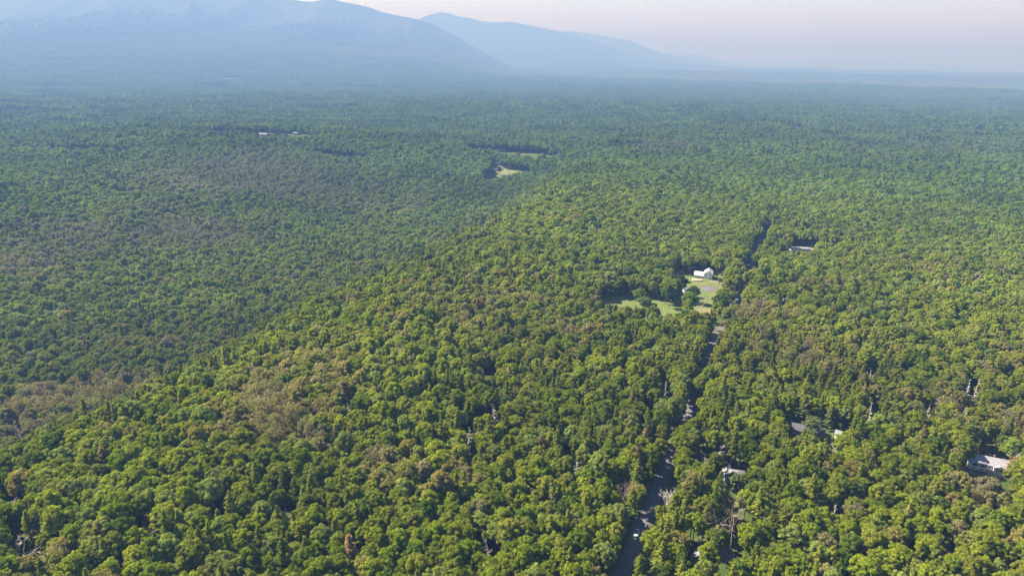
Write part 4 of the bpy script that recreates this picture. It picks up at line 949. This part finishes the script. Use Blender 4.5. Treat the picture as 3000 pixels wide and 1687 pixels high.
# ---- hand-placed ones
for q, (kd, px, py, H, R, tint, lab) in enumerate(SPECIAL):
    p = at(px, py)
    if kd == 'b':
        if H > 7:
            k = q % N_B; put_tree(None, 'broadleaf_tree', (p.x, p.y, p.z), (R/5.3, R/5.3, H/17.8), q*1.7, tint, lab, 'tree', None, ME_B[k])
        else:
            s_ = crown_soup(700+q, R=R, HZ=H*.55, cz=H*.5, n_puff=14, puff=(.6, 1.1), leaves=60, leaf=.22).mesh('shrub', [M_leaf]); o = link('shrub', s_, None, (p.x, p.y, p.z)); o['tint'] = list(tint); prop(o, lab, 'shrub')
    else:
        k = q % N_P; put_tree(None, 'pine_tree', (p.x, p.y, p.z), (R/4.4, R/4.4, H/20.5), q*1.3, tint, lab, 'pine tree', None, ME_P[k])
for q, (px, py, H, kd, wood, lab) in enumerate(BARE):
    p = at(px, py); r_ = np.random.default_rng(900+q)
    if kd == 'fork':
        tall = lab.startswith('tall bare brown')
        s_ = branch_soup(900+q, H=H, r0=.34 if tall else .24, levels=4, spread=.62, min_r=.055, first=.62 if tall else .40, kids=(3, 4))
        if tall: s_.tube([(0,0,-.5),(.1,0,7),(.15,.1,13.5)], [.36,.32,.26], 7)
    elif kd == 'pole': s_ = branch_soup(900+q, H=H, r0=.22, levels=2, spread=.35, min_r=.05, first=.6, kids=(2, 2))
    else: s_ = snag_soup(900+q, H=H, r0=.27, n=46)
    o = empty('bare_tree', (p.x, p.y, p.z), q*.9); prop(o, lab, 'dead tree', 'bare and dead trees')
    # trunk and branches as two parts: the first tube is the trunk
    mat = M_dead if wood == 'grey' else M_deadb
    v, f, m_, sh = s_.data(); nt = (4 if kd != 'snag' else 6)*(5 if kd != 'snag' else 6)+1
    a_, b__ = Soup(), Soup()
    a_.v = [v]; a_.f = f[:nt]; a_.m = [0]*nt; a_.sh = [sh]; b__.v = [v]; b__.f = f[nt:]; b__.m = [0]*(len(f)-nt); b__.sh = [sh]
    for nm, sp_ in (('trunk', a_), ('branches', b__)):
        me = sp_.mesh(nm, [mat]); bm = bmesh.new(); bm.from_mesh(me); bmesh.ops.delete(bm, geom=[x for x in bm.verts if not x.link_faces], context='VERTS'); bm.to_mesh(me); bm.free(); link(nm, me, o)

# ------------------------------------------------------------------ the rest of the forest: instanced masses
def gn_scatter(name, sources, mats, P, scl, rot, tint, idx, kind='stuff'):
    """one object: source trees + points as loose vertices; geometry nodes put a source on each point"""
    V, F, MI, SH, VID = [], [], [], [], []; n0 = 0
    for k, s in enumerate(sources):
        v, f, m, sh = s.data(); V.append(v); F += [[q+n0 for q in g] for g in f]; MI.append(m); SH.append(sh); VID.append(np.full(len(v), k)); n0 += len(v)
    V.append(P); SH.append(np.ones(len(P))); VID.append(np.full(len(P), -1)); npnt = len(P)
    V = np.concatenate(V); SH = np.concatenate(SH); VID = np.concatenate(VID)
    me = bpy.data.meshes.new(name); me.from_pydata(V.tolist(), [], F); me.update()
    for m in mats: me.materials.append(m)
    me.polygons.foreach_set('material_index', np.concatenate(MI))
    def attr(nm, tp, data, key='value'):
        a = me.attributes.new(nm, tp, 'POINT'); a.data.foreach_set(key, np.ascontiguousarray(data).ravel())
    attr('vid', 'INT', VID.astype(np.int32))
    attr('shade', 'FLOAT_COLOR', np.column_stack([SH, SH, SH, np.ones(len(SH))]).astype(np.float32), 'color')
    pad = lambda a, w: np.concatenate([np.zeros((n0, w)), a.reshape(npnt, w)]).astype(np.float32)
    attr('scl', 'FLOAT_VECTOR', pad(scl, 3), 'vector'); attr('rotz', 'FLOAT', pad(rot, 1))
    attr('tint', 'FLOAT_COLOR', pad(np.column_stack([tint, np.ones(npnt)]), 4), 'color')
    attr('pick', 'INT', np.concatenate([np.zeros(n0), idx]).astype(np.int32))
    o = link(name, me)
    g = bpy.data.node_groups.new(name+'_nodes', 'GeometryNodeTree')
    g.interface.new_socket('Geometry', in_out='INPUT', socket_type='NodeSocketGeometry'); g.interface.new_socket('Geometry', in_out='OUTPUT', socket_type='NodeSocketGeometry')
    N, L = g.nodes, g.links
    gi = N.new('NodeGroupInput'); go = N.new('NodeGroupOutput')
    def named(nm, tp):
        a = N.new('GeometryNodeInputNamedAttribute'); a.data_type = tp; a.inputs['Name'].default_value = nm; return [s_ for s_ in a.outputs if s_.enabled and s_.name == 'Attribute'][0]
    vid = named('vid', 'INT')
    def sep(k):
        c = N.new('FunctionNodeCompare'); c.data_type = 'INT'; c.operation = 'EQUAL'
        ins = [s_ for s_ in c.inputs if s_.enabled]; L.new(vid, ins[0]); ins[1].default_value = k
        s_ = N.new('GeometryNodeSeparateGeometry'); s_.domain = 'POINT'; L.new(gi.outputs[0], s_.inputs['Geometry']); L.new(c.outputs[0], s_.inputs['Selection']); return s_.outputs[0]
    j = N.new('GeometryNodeJoinGeometry')
    for k in range(len(sources)):
        ti = N.new('GeometryNodeGeometryToInstance'); L.new(sep(k), ti.inputs[0]); L.new(ti.outputs[0], j.inputs[0])
    ip = N.new('GeometryNodeInstanceOnPoints'); L.new(sep(-1), ip.inputs['Points']); L.new(j.outputs[0], ip.inputs['Instance'])
    ip.inputs['Pick Instance'].default_value = True; L.new(named('pick', 'INT'), ip.inputs['Instance Index'])
    L.new(named('scl', 'FLOAT_VECTOR'), ip.inputs['Scale'])
    cx = N.new('ShaderNodeCombineXYZ'); L.new(named('rotz', 'FLOAT'), cx.inputs[2]); L.new(cx.outputs[0], ip.inputs['Rotation'])
    L.new(ip.outputs[0], go.inputs[0])
    md = o.modifiers.new('scatter', 'NODES'); md.node_group = g
    return prop(o, kind=kind)
def zones(mask): return X[mask], Y[mask]
def pts(mask): return np.column_stack([X[mask], Y[mask], Z[mask]])
def scl(mask):
    s = S[mask]; return np.column_stack([s, s, s*rng.uniform(1.04, 1.2, len(s))])
near = RANGE < 620; mid = (RANGE >= 620) & (RANGE < 1900); farz = RANGE >= 1900
rest = ~single
bro = ~is_p & ~thin
full_B = [merge((c, 0), (t, 1)) for c, t in BROAD]; full_P = [merge((c, 0), (t, 1)) for c, t in PINE]; full_T = [merge((c, 0), (t, 1)) for c, t in THIN]
mid_B = [crown_soup(120+i, R=5.4, HZ=5.4, cz=12, n_puff=24, puff=(1.5, 2.5), leaves=26, leaf=.62) for i in range(6)]
mid_P = [pine_soup(320+i, H=20, R=4.3, z0=6, whorl=1.7, per=5, clumps=5, quad=2, size=.8) for i in range(4)]
mid_T = [crown_soup(520+i, R=5.0, HZ=5.2, cz=12, n_puff=24, puff=(1.2, 1.9), leaves=16, leaf=.42, core=.45, open_=.3) for i in range(4)]
far_B = [crown_soup(140+i, R=5.4, HZ=5.2, cz=12, n_puff=12, puff=(1.9, 3.0), leaves=6, leaf=1.2, core=.92) for i in range(5)]
far_P = [pine_soup(340+i, H=20, R=4.4, z0=7, whorl=2.0, per=5, clumps=3, quad=1, size=1.25) for i in range(3)]
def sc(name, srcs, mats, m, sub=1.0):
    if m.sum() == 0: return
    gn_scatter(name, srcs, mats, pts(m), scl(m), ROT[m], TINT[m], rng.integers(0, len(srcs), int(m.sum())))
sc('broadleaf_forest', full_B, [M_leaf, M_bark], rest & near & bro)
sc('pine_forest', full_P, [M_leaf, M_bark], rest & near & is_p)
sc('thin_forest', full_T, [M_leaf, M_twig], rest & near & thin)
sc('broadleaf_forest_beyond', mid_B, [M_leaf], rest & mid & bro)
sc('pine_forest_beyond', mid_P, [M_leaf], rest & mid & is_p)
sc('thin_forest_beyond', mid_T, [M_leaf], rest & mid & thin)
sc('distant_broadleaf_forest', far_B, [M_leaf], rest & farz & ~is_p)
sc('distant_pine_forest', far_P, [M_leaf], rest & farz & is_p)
# far woodland: patches of canopy
def patch_soup(seed):
    r = np.random.default_rng(seed); s = Soup(); vv, ff = ico(1)
    for i in range(17):
        a = i*2.4; d = 17*math.sqrt((i+.5)/17); R = r.uniform(3.6, 5.6); h = r.uniform(12, 20)
        s.add(np.array([math.cos(a)*d, math.sin(a)*d, h-R*.6]) + vv*(1+r.uniform(-.2, .2, (len(vv), 1)))*R*np.array([1, 1, 1.2]), ff, 0, r.uniform(.75, 1.25))
    v, f = ico(1); s.add(v*np.array([17, 17, 5])+np.array([0, 0, 2]), f, 0, .8)
    return s
P1 = hexgrid(6600, 9500, 30, half=41)
pr = np.hypot(*P1); pk = (pr > 6600 + 450*rng.random(len(pr))) & (pr < 7800 + 1600*rng.random(len(pr))); wx, wy = P1[0][pk], P1[1][pk]; ws = np.ones(len(wx))
wz = height(wx, wy); k = wz < 1200
ok = k & ~covers(wx, wy, wz, 16*ws, 17*ws)
wx, wy, wz, ws = wx[ok], wy[ok], wz[ok], ws[ok]
wt = tint_broad(wx, wy, np.clip(.25*sines(wx, wy, 900, 31)+.12, 0, 1))*.42 + .34*np.where((sines(wx, wy, 420, 32)+.4*rng.normal(size=len(wx)) > 1.0)[:, None], C_DEEP*.8, C_MID)
ws3 = np.column_stack([ws, ws, ws*rng.uniform(.85, 1.15, len(ws))])
gn_scatter('far_woodland', [patch_soup(800+i) for i in range(5)], [M_leaf], np.column_stack([wx, wy, wz]), ws3, rng.uniform(0, 6.28, len(wx)), wt, rng.integers(0, 5, len(wx)))
print('TREES', len(X), 'patches', len(wx))
